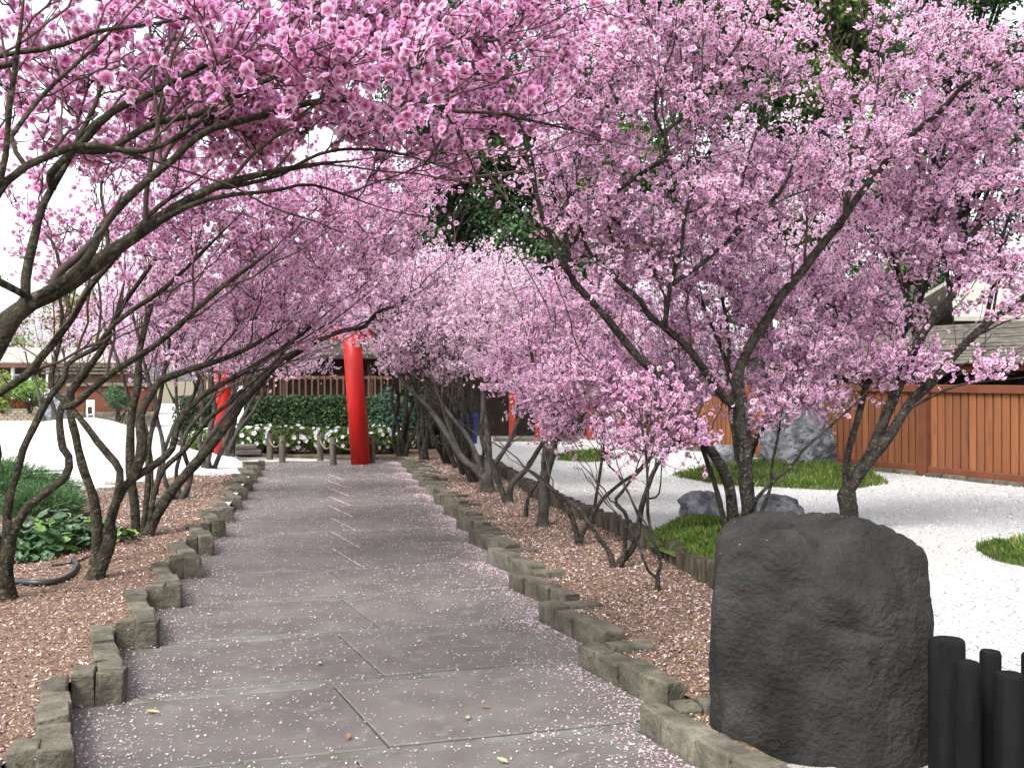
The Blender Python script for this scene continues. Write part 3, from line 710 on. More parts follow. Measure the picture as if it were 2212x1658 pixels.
# stone kerb in front of the flower bed
kb = empty('stone_kerb', (0, 0, 0), label='low brown stone kerb at the front of the azalea bed', cat='kerb')
kp = [(-6.6, 20.35), (-5.0, 19.85), (-3.35, 19.3), (-2.6, 19.2), (-1.9, 18.9), (-1.45, 18.4)]
for a, b in zip(kp[:-1], kp[1:]):
    a, b = np.array(a), np.array(b); n = max(2, int(np.linalg.norm(b - a) / 0.33)); d = (b - a) / np.linalg.norm(b - a)
    stones(kb, a, b, n, 0.12, 0.07, np.array([-d[1], d[0]]))

# ------------------------------------------------------------------ leaves: hedge, azaleas, shrubs, ivy, juniper
LEAF = np.array([[0, -.5, 0], [.26, 0, .06], [0, .5, 0], [-.26, 0, .06]], float); LEAFQ = np.array([[0, 1, 2, 3]])
def leaves(name, pos, nrm, size, pal, wts, parent, var=0.25):
    n = len(pos); fr = frames(nrm + rng.normal(0, 0.55, (n, 3)))
    col = pick(n, pal, wts, var)
    return link(name, scatter_mesh(name, LEAF, LEAFQ, pos, fr, size * rng.uniform(0.7, 1.3, n), M['leaf'], None, col), parent, kind='stuff')
GREEN = [(0.014, 0.036, 0.010), (0.024, 0.060, 0.014), (0.048, 0.100, 0.020), (0.008, 0.020, 0.007)]
def ell(n, c, r, shell=0.55):
    d = rand_dirs(n); s = shell + (1 - shell) * rng.random(n) ** 0.6
    return np.array(c) + d * s[:, None] * np.array(r), d
# clipped hedge
hg = empty('hedge', (-4.95, 22.9, 0), 0.0, label='long clipped dark green hedge behind the white azaleas', cat='hedge')
bm = box_bm(5.2, 0.95, 1.02, 0.08, 0.03); link('core', bm_mesh('core', bm, M['hedge_core']), hg)
n = 11000; fc = rng.random(n)
x = rng.uniform(-2.72, 2.72, n)
front = fc < 0.62
pos = np.column_stack([x, np.where(front, -0.52 + rng.uniform(-.06, .05, n), rng.uniform(-.55, .55, n)), np.where(front, rng.uniform(0.05, 1.16, n), 1.12 + rng.uniform(-.06, .06, n))])
pos[:, 1] += np.array([0.06 * nz(a, b, 2.0, 3) for a, b in zip(pos[:, 0], pos[:, 2])]); pos[:, 2] += np.array([0.04 * nz(a, b, 1.6, 8) for a, b in zip(pos[:, 0], pos[:, 1])])
nr_ = np.where(front[:, None], np.array([[0, -1, 0.5]]), np.array([[0, -.2, 1]]))
leaves('leaves', pos, nr_, np.full(n, 0.075), GREEN, [5, 5, 3, 3], hg)
# white azaleas: each a bush with its own flowers
fv_ = []; ff_ = []
for i in range(5):
    a = i * 2 * math.pi / 5; b = 0.62
    fv_ += [(0, 0, 0), (math.cos(a - b) * .38, math.sin(a - b) * .38, .22), (math.cos(a) * .5, math.sin(a) * .5, .16), (math.cos(a + b) * .38, math.sin(a + b) * .38, .22)]
    ff_.append((i * 4, i * 4 + 1, i * 4 + 2, i * 4 + 3))
FLM = mesh_np('flower', fv_, np.array(ff_), M['white_paint'])
az = [(452, 940, 20.6, .55, .42), (520, 938, 20.7, .55, .46), (572, 936, 20.6, .5, .5), (630, 940, 20.3, .55, .5), (690, 936, 20.4, .55, .48), (745, 942, 20.2, .5, .48), (815, 936, 20.3, .45, .5), (855, 940, 20.4, .4, .42)]
AZL = ['white azalea bush at the left end of the row, behind leaning stems', 'white azalea bush right of the banner', 'low white azalea bush behind the leftmost rope post', 'white azalea bush with dense bloom behind the second rope post', 'white azalea bush in the middle of the hedge front', 'white azalea bush just left of the right torii pillar', 'white azalea bush just right of the right torii pillar', 'sparse white azalea bush at the right end of the row']
for i, (x, y, d, rx, h) in enumerate(az):
    c = P(x, y, d); root = empty('azalea_bush', (c[0], c[1], 0.04), label=AZL[i], cat='azalea', group='white azaleas below the hedge')
    mb = MB()
    for k in range(9):
        e = rng.normal(0, 1, 3) * [rx * .5, .18, 0] + [0, 0, h * .75]
        mb.tube(catmull([(0, 0, -.05), e * .5 + rng.normal(0, .05, 3), e], 5), np.linspace(.014, .006, 5), 4)
    link('stems', mb.build('stems', M['twig']), root, kind='stuff')
    n = 2200; pos, nr = ell(n, (0, 0, h * .62), (rx * 1.05, .46, h * .55), .4)
    leaves('leaves', pos, nr + [0, 0, .5], np.full(n, 0.075), [(0.085, 0.16, 0.025), (0.12, 0.20, 0.035), (0.05, 0.10, 0.022), (0.16, 0.10, 0.03)], [4, 3, 3, 1], root)
    nf = 34 if i not in (0, 7) else 20
    dirs = rand_dirs(nf * 4); dirs = dirs[(dirs[:, 1] < 0.1) & (dirs[:, 2] > -0.75)][:nf]
    for dv in dirs:
        p = np.array([0, 0, h * .62]) + dv * [rx * 1.02, .44, h * .52]
        q = Vector(dv + rng.normal(0, .3, 3) + [0, -.3, .2]).to_track_quat('Z', 'Y').to_euler()
        s = rng.uniform(0.07, 0.125); link('flower', FLM, root, tuple(p), q, (s, s, s))
def bush(name, label, cat, x, y, d, r, n, pal, wts, size=0.07, group=None, z0=0.05, stems=6):
    c = P(x, y, d); c[2] = z0; zc = max(EYE - (y - HY) / FPX * d - z0, r[2] * 0.8)
    root = empty(name, tuple(c), label=label, cat=cat, group=group)
    mb = MB()
    for k in range(stems):
        e = rng.normal(0, 1, 3) * [r[0] * .45, r[1] * .45, r[2] * .2] + [0, 0, zc]
        mb.tube(catmull([(rng.normal(0, .04), rng.normal(0, .04), -.1), e * .5 + rng.normal(0, .08, 3), e], 6), np.linspace(.03, .01, 6), 5)
    link('stems', mb.build('stems', M['bark']), root)
    pos, nr = ell(n, (0, 0, zc), r, .35)
    ph = np.array([nz(p[0] * 2.2, p[2] * 2.2 + p[1], 1.0, d) for p in pos]); keep = (pos[:, 2] > 0.02) & (ph > -0.28)
    leaves('leaves', pos[keep], nr[keep] + [0, 0, .4], np.full(keep.sum(), size), pal, wts, root)
    return root
bush('dark_shrub', 'dark bluish-green shrub right of the right torii pillar', 'shrub', 868, 900, 21.6, (.75, .5, .75), 5200, [(0.02, 0.05, 0.03), (0.035, 0.08, 0.045), (0.05, 0.11, 0.06)], [4, 4, 2], 0.085)
bush('dark_shrub', 'dark green shrub behind the leaning trunks right of the flower bed', 'shrub', 940, 905, 21.8, (.9, .6, .8), 5200, [(0.012, 0.03, 0.016), (0.022, 0.05, 0.025), (0.035, 0.075, 0.035)], [4, 4, 2], 0.085)
bush('round_shrub', 'round clipped green shrub before the brown wall at far left', 'shrub', 253, 858, 30, (.42, .42, .42), 2200, [(0.03, 0.09, 0.03), (0.05, 0.14, 0.05)], [1, 1], 0.07)
bush('yellow_green_shrub', 'rounded yellow-green shrub in front of the far house', 'shrub', 62, 838, 36, (.75, .6, .5), 3000, [(0.16, 0.27, 0.05), (0.22, 0.33, 0.08), (0.1, 0.2, 0.04)], [3, 2, 2], 0.09, z0=0.4)
bush('yellow_shrub', 'bright yellow-green shrub at the left edge above the planter', 'shrub', 5, 845, 36, (.5, .5, .8), 2400, [(0.26, 0.33, 0.06), (0.34, 0.36, 0.09), (0.14, 0.24, 0.05)], [3, 2, 2], 0.09, z0=0.4)
bush('rust_shrub', 'low rust-orange shrub growing in the brick planter', 'shrub', 45, 871, 36.4, (.62, .35, .24), 2600, [(0.3, 0.1, 0.035), (0.36, 0.14, 0.05), (0.16, 0.16, 0.04)], [4, 3, 1], 0.07, z0=0.42, stems=3)
bush('green_ground_shrub', 'low yellow-green shrub at the right end of the brick planter', 'shrub', 92, 868, 36.6, (.5, .3, .2), 1600, [(0.2, 0.24, 0.05), (0.13, 0.18, 0.04)], [1, 1], 0.07, z0=0.42, stems=3)

# juniper: feathery sprays over a low dome
def juniper(label, cx, cy, rx, ry, h, n):
    root = empty('juniper', (cx, cy, ZL), label=label, cat='juniper')
    mb = MB(); a = rng.uniform(0, 6.28, 40)
    for k in a:
        e = np.array([rx * .8 * math.cos(k), ry * .8 * math.sin(k), h * rng.uniform(.3, .9)])
        mb.tube(catmull([(0, 0, -.05), e * [.4, .4, .9], e], 6), np.linspace(.02, .006, 6), 4)
    link('stems', mb.build('stems', M['bark']), root)
    nb = 260; th = rng.uniform(0, 6.28, nb); r = np.sqrt(rng.random(nb))
    tipz = h * (1.0 - 0.75 * r ** 2) * rng.uniform(.75, 1.15, nb)
    tip = np.column_stack([rx * r * np.cos(th), ry * r * np.sin(th), tipz + 0.05])
    bas = tip * [[.45, .45, .55]]
    k = rng.integers(0, nb, n); u = rng.random(n) ** .7
    ax_ = tip[k] - bas[k]; ax_ /= np.linalg.norm(ax_, axis=1)[:, None] + 1e-6
    pos = bas[k] + (tip[k] - bas[k]) * u[:, None] + rng.normal(0, .035, (n, 3)); pos[:, 2] = np.maximum(pos[:, 2], .02)
    fr = frames(ax_ * 1.0 + rng.normal(0, .42, (n, 3)) + [0, 0, .25])
    colj = pick(n, [(0.06, 0.13, 0.05), (0.085, 0.17, 0.06), (0.12, 0.22, 0.08), (0.04, 0.09, 0.035)], [4, 4, 3, 1.5], .25) * rng.uniform(.75, 1.25, nb)[k][:, None]
    me = scatter_mesh('sprays', np.array([[-.05, 0, 0], [.05, 0, 0], [.07, .05, .5], [0, .02, 1]]), np.array([[0, 1, 2, 3]]), pos, fr, rng.uniform(.028, .075, n), M['leaf'], None, colj)
    link('sprays', me, root, kind='stuff')
juniper('feathery green juniper at the left edge before the sand mound', -6.0, 11.3, 1.08, 0.95, 0.46, 38000)
juniper('low spreading part of green juniper behind the forked stems', -5.02, 10.55, 0.46, 0.45, 0.24, 12000)

# ivy: every leaf its own piece
iv = np.array([[0, -.5, 0], [.30, -.42, .03], [.5, .02, .02], [.24, .16, .05], [0, .6, .0], [-.24, .16, .05], [-.5, .02, .02], [-.30, -.42, .03], [0, -.1, -.05]], float)
ivf = np.array([[i, (i + 1) % 8, 8] for i in range(8)])
IV = [mesh_np('leaf', iv, ivf, M['ivy']), mesh_np('leaf', iv, ivf, M['ivy_light'])]
def ivy(label, cx, cy, rx, ry, h, n, light=0.22, size=0.085, more=0):
    root = empty('ivy_patch', (cx, cy, ZL), label=label, cat='ivy')
    mb = MB()
    for k in range(26):
        a = rng.uniform(0, 6.28); e = np.array([rx * math.cos(a), ry * math.sin(a), h * .4]) * rng.uniform(.5, 1)
        mb.tube(catmull([rng.normal(0, .15, 3) * [1, 1, 0], e * [.5, .5, 1.2] + rng.normal(0, .05, 3), e], 6), np.linspace(.007, .004, 6), 4)
    link('runners', mb.build('runners', M['twig']), root)
    if more:
        r = np.sqrt(rng.random(more)); a = rng.uniform(0, 6.28, more)
        pos = np.column_stack([rx * r * np.cos(a), ry * r * np.sin(a), h * (1 - r ** 2) * rng.uniform(.2, .8, more) + .02])
        fr = frames(np.column_stack([rng.normal(0, .4, more), rng.normal(-.3, .4, more), np.ones(more)]))
        link('under_leaves', scatter_mesh('under_leaves', iv, ivf, pos, fr, size * rng.uniform(.6, 1.2, more), M['ivy']), root, kind='stuff')
    for k in range(n):
        r = math.sqrt(rng.random()); a = rng.uniform(0, 6.28)
        z = h * (1 - r ** 2) * rng.uniform(.45, 1.05) + 0.03
        q = Vector((math.cos(a) * r * .5 + rng.normal(0, .3), math.sin(a) * r * .5 - 0.35 + rng.normal(0, .3), 1)).to_track_quat('Z', 'Y').to_euler()
        s = size * rng.uniform(.65, 1.35)
        link('leaf', IV[1 if rng.random() < light else 0], root, (rx * r * math.cos(a), ry * r * math.sin(a), z), (q.x, q.y, rng.uniform(0, 6.28)), (s, s, s))
ivy('patch of dark glossy ivy between the two nearest left trunks', -4.08, 8.75, 0.46, 0.95, 0.27, 298, 0.2, 0.10, 420)
ivy('small sprig of bright green ivy right of the crooked trunk', *G(262, 1168, ZL)[:2], 0.14, 0.10, 0.12, 14, 0.75, 0.10)

# garden hose and thin pipe
def hose(name, label, pix, z, r, mat, cat):
    p = np.array([G(x, y, z) for x, y in pix]); q = catmull(p, 40); q[:, 2] = [bed_z(a, b, ZL) + r * 0.9 for a, b in q[:, :2]]
    v, f, t = tube(q, np.full(40, r), 10); link(name, mesh_np(name, v, [f, t], mat, smooth=True), None, label=label, cat=cat)
hose('garden_hose', 'thick black hose curving over the mulch beside the nearest left trunk', [(-60, 1262), (28, 1262), (80, 1265), (125, 1259), (155, 1243), (166, 1226), (158, 1216)], ZL, 0.022, M['hose'], 'hose')
hose('thin_hose', 'thin dark hose trailing from the ivy towards the crooked trunk', [(112, 1224), (150, 1219), (178, 1211), (196, 1200)], ZL, 0.009, M['hose'], 'hose')
p_ = noise_mat('grey_pipe', (0.1, 0.11, 0.12), (0.16, 0.17, 0.18), 4, 0.5, 0)
hose('irrigation_pipe', 'thin grey irrigation pipe at the edge of the white sand', [(135, 1040), (190, 1052), (215, 1062), (260, 1068), (310, 1072), (345, 1078)], ZL, 0.014, p_, 'pipe')

# ------------------------------------------------------------------ far buildings and small far things
def wall_box(name, parent, x0, x1, y0, y1, z0, z1, mat, bevel=0.01):
    return link(name, bm_mesh(name, box_bm(x1 - x0, y1 - y0, z1 - z0, bevel), mat), parent, ((x0 + x1) / 2, (y0 + y1) / 2, z0))
# slatted screen and dark shelter behind the hedge
sc_ = empty('slatted_screen', (-4.6, 25.2, 0), label='brown slatted timber screen behind the clipped hedge', cat='screen')
for z in (0.5, 1.55): wall_box('rail', sc_, -3.3, 3.3, -.03, .03, z, z + .08, M['brown_timber'])
sl = bm_mesh('slat', box_bm(0.045, 0.035, 1.45, 0.003), M['brown_timber'])
for i in range(41): link('slat', sl, sc_, (-3.2 + i * 0.16, -0.05, 0.2))
sh = empty('timber_shelter', (-4.0, 28.0, 0), label='long dark timber shelter behind the slatted screen', cat='shelter')
wall_box('wall', sh, -4.6, 5.4, 0, .1, 0, 2.3, M['dark_timber'])
for i in range(5): wall_box('post', sh, -4.5 + i * 2.3, -4.35 + i * 2.3, -1.3, -1.15, 0, 2.2, M['dark_timber'])
bm = bmesh.new()
q = [(-5.0, -1.7, 2.1), (5.8, -1.7, 2.1), (5.8, .9, 3.0), (-5.0, .9, 3.0)]
lo = [bm.verts.new(c) for c in q]; hi = [bm.verts.new((c[0], c[1], c[2] + .1)) for c in q]
bm.faces.new(lo[::-1]); bm.faces.new(hi)
for i in range(4): bm.faces.new((lo[i], lo[(i + 1) % 4], hi[(i + 1) % 4], hi[i]))
link('roof', bm_mesh('roof', bm, M['dark_timber']), sh)
# red-posted gate shelter behind the right-hand row of trees
g0 = np.append(P(1120, 815, 22.6)[:2], 0.1)
gs = empty('gate_shelter', tuple(g0), 0.05, label='dark gate shelter with faded red posts behind the right row of trees', cat='gate shelter')
for x, y_ in ((-1.5, 0), (-0.15, -0.2), (0.42, -0.5), (1.6, -0.3)):
    link('post', bm_mesh('post', box_bm(0.15, 0.15, 2.1, 0.01), M['gate_red']), gs, (x, y_, 0))
wall_box('back_wall', gs, -1.9, 1.9, 1.2, 1.3, 0, 2.2, M['dark_timber'])
wall_box('step', gs, -0.6, 1.3, -0.9, -0.55, 0, 0.16, M['post']); wall_box('step', gs, -0.8, 1.5, -1.2, -0.88, 0, 0.08, M['dark_timber'])
wall_box('beam', gs, -1.8, 1.9, -0.28, -0.12, 2.1, 2.28, M['gate_red'])
wall_box('roof', gs, -2.2, 2.2, -0.9, 1.6, 2.3, 2.45, M['shingle'])
bb = empty('litter_bin', tuple(np.append(P(1013, 815, 21.0)[:2], 0.06)), label='blue bin half hidden behind the leaning trunks of the right row', cat='bin')
link('body', bm_mesh('body', cyl_bm(0.16, 0.2, 0.7, 16, 0.01), M['blue_plastic']), bb); link('lid', bm_mesh('lid', cyl_bm(0.215, 0.14, 0.14, 16, 0.01), M['blue_plastic']), bb, (0, 0, 0.703))
# far left: brown wall on a stone base, house with porch, brick planter, sign
bw_ = empty('brown_wall', tuple(np.append(P(225, 815, 31.5)[:2], 0)), 0.05, label='rust-brown rendered wall on stone base at far left', cat='wall')
wall_box('render', bw_, -1.0, 1.5, 0, .2, .5, 1.32, noise_mat('rust_render', (.085, .026, .014), (.12, .038, .02), 4, .9, .3, 20)); wall_box('stone_base', bw_, -1.1, 1.6, -.06, .26, 0, .5, M['stone_block']); wall_box('coping', bw_, -1.15, 1.65, -.12, .32, 1.32, 1.42, M['shingle'])
for r_ in range(4):
    for c_ in range(8):
        link('stone', stone_meshes[(r_ * 3 + c_) % 10], bw_, (-1.0 + c_ * 0.34 + 0.17 * (r_ % 2), -0.07, 0.01 + r_ * 0.122), (0, 0, 0), (0.33, 0.06, 0.118))
hs_ = empty('porch_house', tuple(np.append(P(70, 815, 41)[:2], 0)), 0.0, label='low brown-roofed house with white porch posts at the far left', cat='house')
wall_box('wall', hs_, -6, 4.2, 1.6, 1.8, 0, 2.2, M['dark_timber'])
for x in (-2.6, -0.9, -.2, 0.55, 1.3): wall_box('porch_post', hs_, x, x + .12, 0, .12, 0, 2.06, M['white_paint'])
wn = wall_box('window', hs_, -0.15, 0.5, 1.55, 1.6, .85, 1.75, M['white_paint']); link('pane', bm_mesh('pane', box_bm(.5, .02, .75, 0), M['glass']), wn, (0, -.03, .075))
wn = wall_box('window', hs_, -2.3, -1.3, 1.55, 1.6, .85, 1.75, M['white_paint']); link('pane', bm_mesh('pane', box_bm(.85, .02, .75, 0), M['glass']), wn, (0, -.03, .075))
wall_box('eave_board', hs_, -6.4, 4.2, -.42, -.36, 2.0, 2.2, M['brown_timber'])
bm = bmesh.new(); q = [(-6.4, -.36, 2.16), (4.2, -.36, 2.16), (3.6, 1.7, 2.82), (-5.8, 1.7, 2.82)]
lo = [bm.verts.new(c) for c in q]; hi = [bm.verts.new((c[0], c[1], c[2] + .08)) for c in q]
bm.faces.new(lo[::-1]); bm.faces.new(hi)
for i in range(4): bm.faces.new((lo[i], lo[(i + 1) % 4], hi[(i + 1) % 4], hi[i]))
link('roof', bm_mesh('roof', bm, M['shingle_light']), hs_)
sr = empty('shed', tuple(np.append(P(195, 815, 37)[:2], 0)), 0, label='small brown shed with layered roof boards right of the porch house', cat='shed')
wall_box('wall', sr, -1.4, 1.2, 0, 1.5, 0, 1.7, M['brown_timber'])
for i in range(3): wall_box('roof_board', sr, -1.7, 1.6, -.3 + i * .12, -.2 + i * .12 + .25, 1.72 + i * .13, 1.80 + i * .13, M['post'])
pl_ = empty('brick_planter', tuple(np.append(P(45, 815, 36.2)[:2], 0)), 0.0, label='low pale brick planter wall at the far left edge', cat='planter')
wall_box('wall', pl_, -2.6, 1.15, 0, .9, 0, .40, M['planter'])
pbm = [bm_mesh('brick', box_bm(.215, .05, .085, .008), noise_mat('brick_%d' % i, c1, c2, 8, .9, .4, 30)) for i, (c1, c2) in enumerate((((.3, .25, .17), (.42, .36, .25)), ((.42, .37, .28), (.5, .45, .35)), ((.24, .2, .14), (.33, .28, .2))))]
for r_ in range(4):
    for c_ in range(16): link('brick', pbm[int(rng.integers(3))], pl_, (-2.45 + c_ * .235 + .11 * (r_ % 2), -.012, .01 + r_ * .1))
wall_box('coping', pl_, -2.7, 1.25, -.05, .95, .405, .46, M['planter'])
ws = empty('white_stand', tuple(np.append(P(96, 815, 37.2)[:2], 0.3)), 0, label='white painted stepped stand beside the porch of the far house', cat='stand')
for i in range(3): wall_box('tier', ws, -.36 + i * .03, .36 - i * .03, -.2, .3, .14 + i * .25, .14 + i * .25 + .235, M['white_paint'])
sg = empty('sign_board', tuple(np.append(P(195, 815, 29.0)[:2], 0)), 0.1, label='small pale green notice board standing behind the sand mound', cat='sign')
wall_box('board', sg, -.12, .12, 0, .03, .5, .94, M['pale_green']); wall_box('notice', sg, -.07, .05, -.006, -.002, .54, .74, M['dark_timber'], 0)
for x in (-.1, .08): wall_box('leg', sg, x, x + .03, .005, .025, 0, .5, M['white_paint'])
wall_box('post', sg, -.2, -.16, 0, .04, 0, .95, M['brown_timber'])

# ------------------------------------------------------------------ blossom trees
def blossom_template(lod):
    v, f, c = [], [], []
    cen, mid, tip = (0.34, 0.03, 0.09), (0.97, 0.88, 0.93), (1.06, 1.14, 1.09)
    def petal(a, r, w, z0, z1, z2, full, m, t):
        ca, sa = math.cos(a), math.sin(a)
        def pt(rr, ww, z): return (ca * rr - sa * ww, sa * rr + ca * ww, z)
        b = len(v)
        v.extend([pt(0.03, 0, z0), pt(r * .62, -w, z1), pt(r, -w * .35, z2), pt(r, w * .35, z2), pt(r * .62, w, z1)])
        c.extend([cen, m, t, t, m])
        f.extend([(b, b + 1, b + 2), (b, b + 2, b + 3), (b, b + 3, b + 4)])
    if lod == 0:
        for i in range(7): petal(i * 2 * math.pi / 7 + random.uniform(-.12, .12), .5 + random.uniform(-.05, .03), .25, 0, .10, random.uniform(.05, .2), 1, mid, tip)
        for i in range(5): petal(i * 2 * math.pi / 5 + .4 + random.uniform(-.2, .2), .32, .15, .05, .17, random.uniform(.18, .28), 1, (0.85, 0.55, 0.68), mid)
    elif lod == 1:
        for i in range(6): petal(i * 2 * math.pi / 6, .5 - .05 * (i % 2), .28, 0, .10, .12 + .08 * (i % 2), 1, mid, tip)
    else:
        n = 6
        v.append((0, 0, -.02)); c.append((0.62, 0.25, 0.4))
        for i in range(n):
            a = i * 2 * math.pi / n; r = .5 if i % 2 else .42
            v.append((r * math.cos(a), r * math.sin(a), .15)); c.append(tip)
        f.extend([(0, 1 + i, 1 + (i + 1) % n) for i in range(n)])
    return np.array(v, float), np.array(f), np.array(c)
BT = [blossom_template(i) for i in range(3)]
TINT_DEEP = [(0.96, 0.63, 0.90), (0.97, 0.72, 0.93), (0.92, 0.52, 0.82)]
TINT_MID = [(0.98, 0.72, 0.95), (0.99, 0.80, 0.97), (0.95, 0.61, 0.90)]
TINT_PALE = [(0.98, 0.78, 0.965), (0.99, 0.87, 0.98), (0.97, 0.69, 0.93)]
single_cache = {}
def single_blossoms(tint):
    key = str(tint[0])
    if key not in single_cache:
        single_cache[key] = []
        for k in range(4):
            v, f, c = blossom_template(0); t = np.array(tint[k % 3])
            single_cache[key].append(mesh_np('blossom', v, f, M['petal'], np.clip(c * t, 0, 1)))
    return single_cache[key]

tri_count = 0
class Tree:
    def __init__(s, label, base, zg, bark='bark', group='pink blossom trees along the path', name='blossom_tree'):
        s.root = empty(name, (base[0], base[1], zg), label=label, cat='tree', group=group)
        s.zg = zg; s.off = np.array([base[0], base[1], zg]); s.bark = M[bark]; s.nodes = []; s.rads = []; s.dirs = []; s.all = []; s.limbs = []; s.mb = MB()
    def limb(s, pix, d0, d1, w0, w1, ground=False, part='branch', wob=0.02, grow_from=0.25):
        """stem or limb through photo points; distance d0 to d1, width w0 to w1 in photo pixels"""
        pix = np.array(pix, float); seg = np.linalg.norm(np.diff(pix, axis=0), axis=1); t = np.concatenate([[0], np.cumsum(seg)]); t /= t[-1]
        d = d0 + (d1 - d0) * t; p = np.array([P(x, y, q) for (x, y), q in zip(pix, d)])
        r = (w0 + (w1 - w0) * t) / 2 / FPX * d
        if ground:
            b = p[0].copy(); b[2] = s.zg - 0.06; b[:2] -= (p[1] - p[0])[:2] * 0.12
            if p[0][2] > s.zg - 0.03: p = np.vstack([b, p]); r = np.concatenate([[r[0] * 1.3], r])
            else: p[0] = b
        elif s.all:
            an = np.concatenate(s.all); dist = np.linalg.norm(an - p[0], axis=1); i = int(np.argmin(dist))
            if dist[i] < 1.3:
                if dist[i] < 0.10: p[0] = an[i]
                else: p = np.vstack([an[i], p]); r = np.concatenate([[r[0] * 1.05], r])
        r = r.copy(); r[-1] *= 0.45
        return s.limb3(p, r * 0.95, part, wob, grow_from, ground)
    def limb3(s, p, r, part='branch', wob=0.02, grow_from=0.25, ground=False):
        L = np.linalg.norm(np.diff(p, axis=0), axis=1).sum(); n = int(max(8, min(60, L / 0.07)))
        q = catmull(np.column_stack([p, r]), n); q, rr = q[:, :3], np.maximum(q[:, 3], 0.003)
        t = np.linspace(0, 1, n); o = rng.uniform(0, 50)
        for k in range(3):
            q[1:, k] += wob * np.array([mnoise.noise(Vector((o + x * L * 2.2, k * 9.1, 0.5))) for x in t])[1:]
        sides = 10 if rr[0] > 0.03 else 7
        knob = np.array([[1 + 0.20 * mnoise.noise(Vector((o + x * L * 5, j * 2.1, 3))) + 0.22 * max(0, mnoise.noise(Vector((o * 2 + x * L * 3.1, 0.3, 6)))) + 0.15 * mnoise.noise(Vector((o + x * L * 16, j * 1.3, 8))) for j in range(sides)] for x in t])
        if ground: knob[:3] *= np.array([1.45, 1.2, 1.06])[:, None]
        knob[:, -1] = (knob[:, 0] + knob[:, -2]) / 2
        v, f, tt = tube(q, rr[:, None] * knob, sides)
        link(part, mesh_np(part, v - s.off, [f, tt], s.bark, smooth=True), s.root)
        dr = np.gradient(q, axis=0); dr /= np.linalg.norm(dr, axis=1)[:, None] + 1e-9
        k = min(int(n * grow_from), n - 1); s.all.append(q)
        s.nodes.append(q[k:]); s.rads.append(rr[k:]); s.dirs.append(dr[k:])
        s.limbs.append((q, rr, dr, grow_from))
        return q, rr
    def shoot(s, b, d, L, r0, r1, up):
        n = 8; t = np.linspace(0, 1, n)[:, None]
        side = np.cross(d, rand_dirs(1)[0]) * 0.16 * L
        q = b + d * L * t + (np.array([0, 0, up]) * L + side) * t ** 2
        q[1:] += rng.normal(0, 0.012 * L ** 0.5, (n - 1, 3))
        r = np.linspace(r0, r1, n); s.mb.tube(q, r, 6 if r0 > 0.009 else 5)
        dr = np.gradient(q, axis=0); dr /= np.linalg.norm(dr, axis=1)[:, None] + 1e-9
        s.nodes.append(q[2:]); s.rads.append(r[2:]); s.dirs.append(dr[2:])
        return q, r, dr
    def ramify(s, rate=2.3, lo=.4, hi=1.0):
        """end shoots and side shoots on every limb"""
        for q, rr, dr, gf in list(s.limbs):
            if gf >= .99: continue
            L = np.linalg.norm(np.diff(q, axis=0), axis=1).sum()
            if rr[-1] < 0.03: s.shoot(q[-1], dr[-1], rng.uniform(.45, .85), rr[-1], .0036, rng.uniform(-.05, .3))
            for k in range(int(L * (1 - gf * .7) * rate + rng.random())):
                i = int(rng.uniform(max(gf * .75, .15), .97) * (len(q) - 1))
                d = dr[i] * rng.uniform(.75, 1.1) + rand_dirs(1)[0] * .62 + np.array([0, .08, .3]); d /= np.linalg.norm(d)
                LL = rng.uniform(lo, hi) * min(1, .45 + L * .35); r0 = min(rr[i] * .55, .005 + .009 * LL)
                q2, r2, d2 = s.shoot(q[i], d, LL, max(r0, .004), .0034, rng.uniform(-.02, .3))
                if rng.random() < .7:
                    j = int(rng.integers(2, 6)); d3 = d2[j] + rand_dirs(1)[0] * .6 + np.array([0, 0, .2]); d3 /= np.linalg.norm(d3)
                    s.shoot(q2[j], d3, LL * rng.uniform(.4, .7), r2[j] * .75, .0032, .15)

    def crown(s, blobs, tint, lod=1, size=0.044, twigs=5, per=8, singles=0, droop=0.0, tl=(0.16, 0.42), sides=5, dens=1.0, up=0.55, tr=0.0033, rate=2.3):
        """blobs: (x, y, d, rx, ry, rz, n) ellipsoids of crown, n branch ends in each"""
        att = []
        for (x, y, d, rx, ry, rz, n) in blobs:
            n = max(1, int(n * dens)); di = rand_dirs(n); rad = rng.random(n) ** (1 / 2.4)
            att.append(P(x, y, d)[None] + di * rad[:, None] * np.array([[rx, ry, rz]]))
        s.ramify(rate)
        att = np.concatenate(att)
        att = att[att[:, 2] > s.zg + 0.55]
        nodes = np.concatenate(s.nodes); rads = np.concatenate(s.rads); dirs = np.concatenate(s.dirs)
        d0 = np.min(np.linalg.norm(att[:, None] - nodes[None, ::3], axis=2), axis=1); att = att[np.argsort(d0)]
        cap = len(nodes) + 8 * len(att)
        NN = np.zeros((cap, 3)); NR = np.zeros(cap); ND = np.zeros((cap, 3)); m = len(nodes)
        NN[:m], NR[:m], ND[:m] = nodes, rads, dirs
        mb = s.mb; ends = []
        for a in att:
            dv = a - NN[:m]; dist = np.linalg.norm(dv, axis=1)
            align = (dv * ND[:m]).sum(1) / (dist + 1e-6)
            cost = dist * (1.25 - 0.35 * align) + 0.4 * np.maximum(0, NN[:m, 2] - a[2]) + (dist < 0.12) * 0.3 - 2.0 * np.minimum(NR[:m], 0.03)
            i = int(np.argmin(cost)); b = NN[i]; L = dist[i]
            if L < 0.05: continue
            c1 = b + ND[i] * L * 0.33 + np.array([0, 0, 0.04 * L]); c2 = a - (a - b) * 0.3 + np.array([0, 0, 0.10 * L * (1 - droop * 3)]) + rng.normal(0, 0.05 * L, 3)
            k = 7; t = np.linspace(0, 1, k)[:, None]
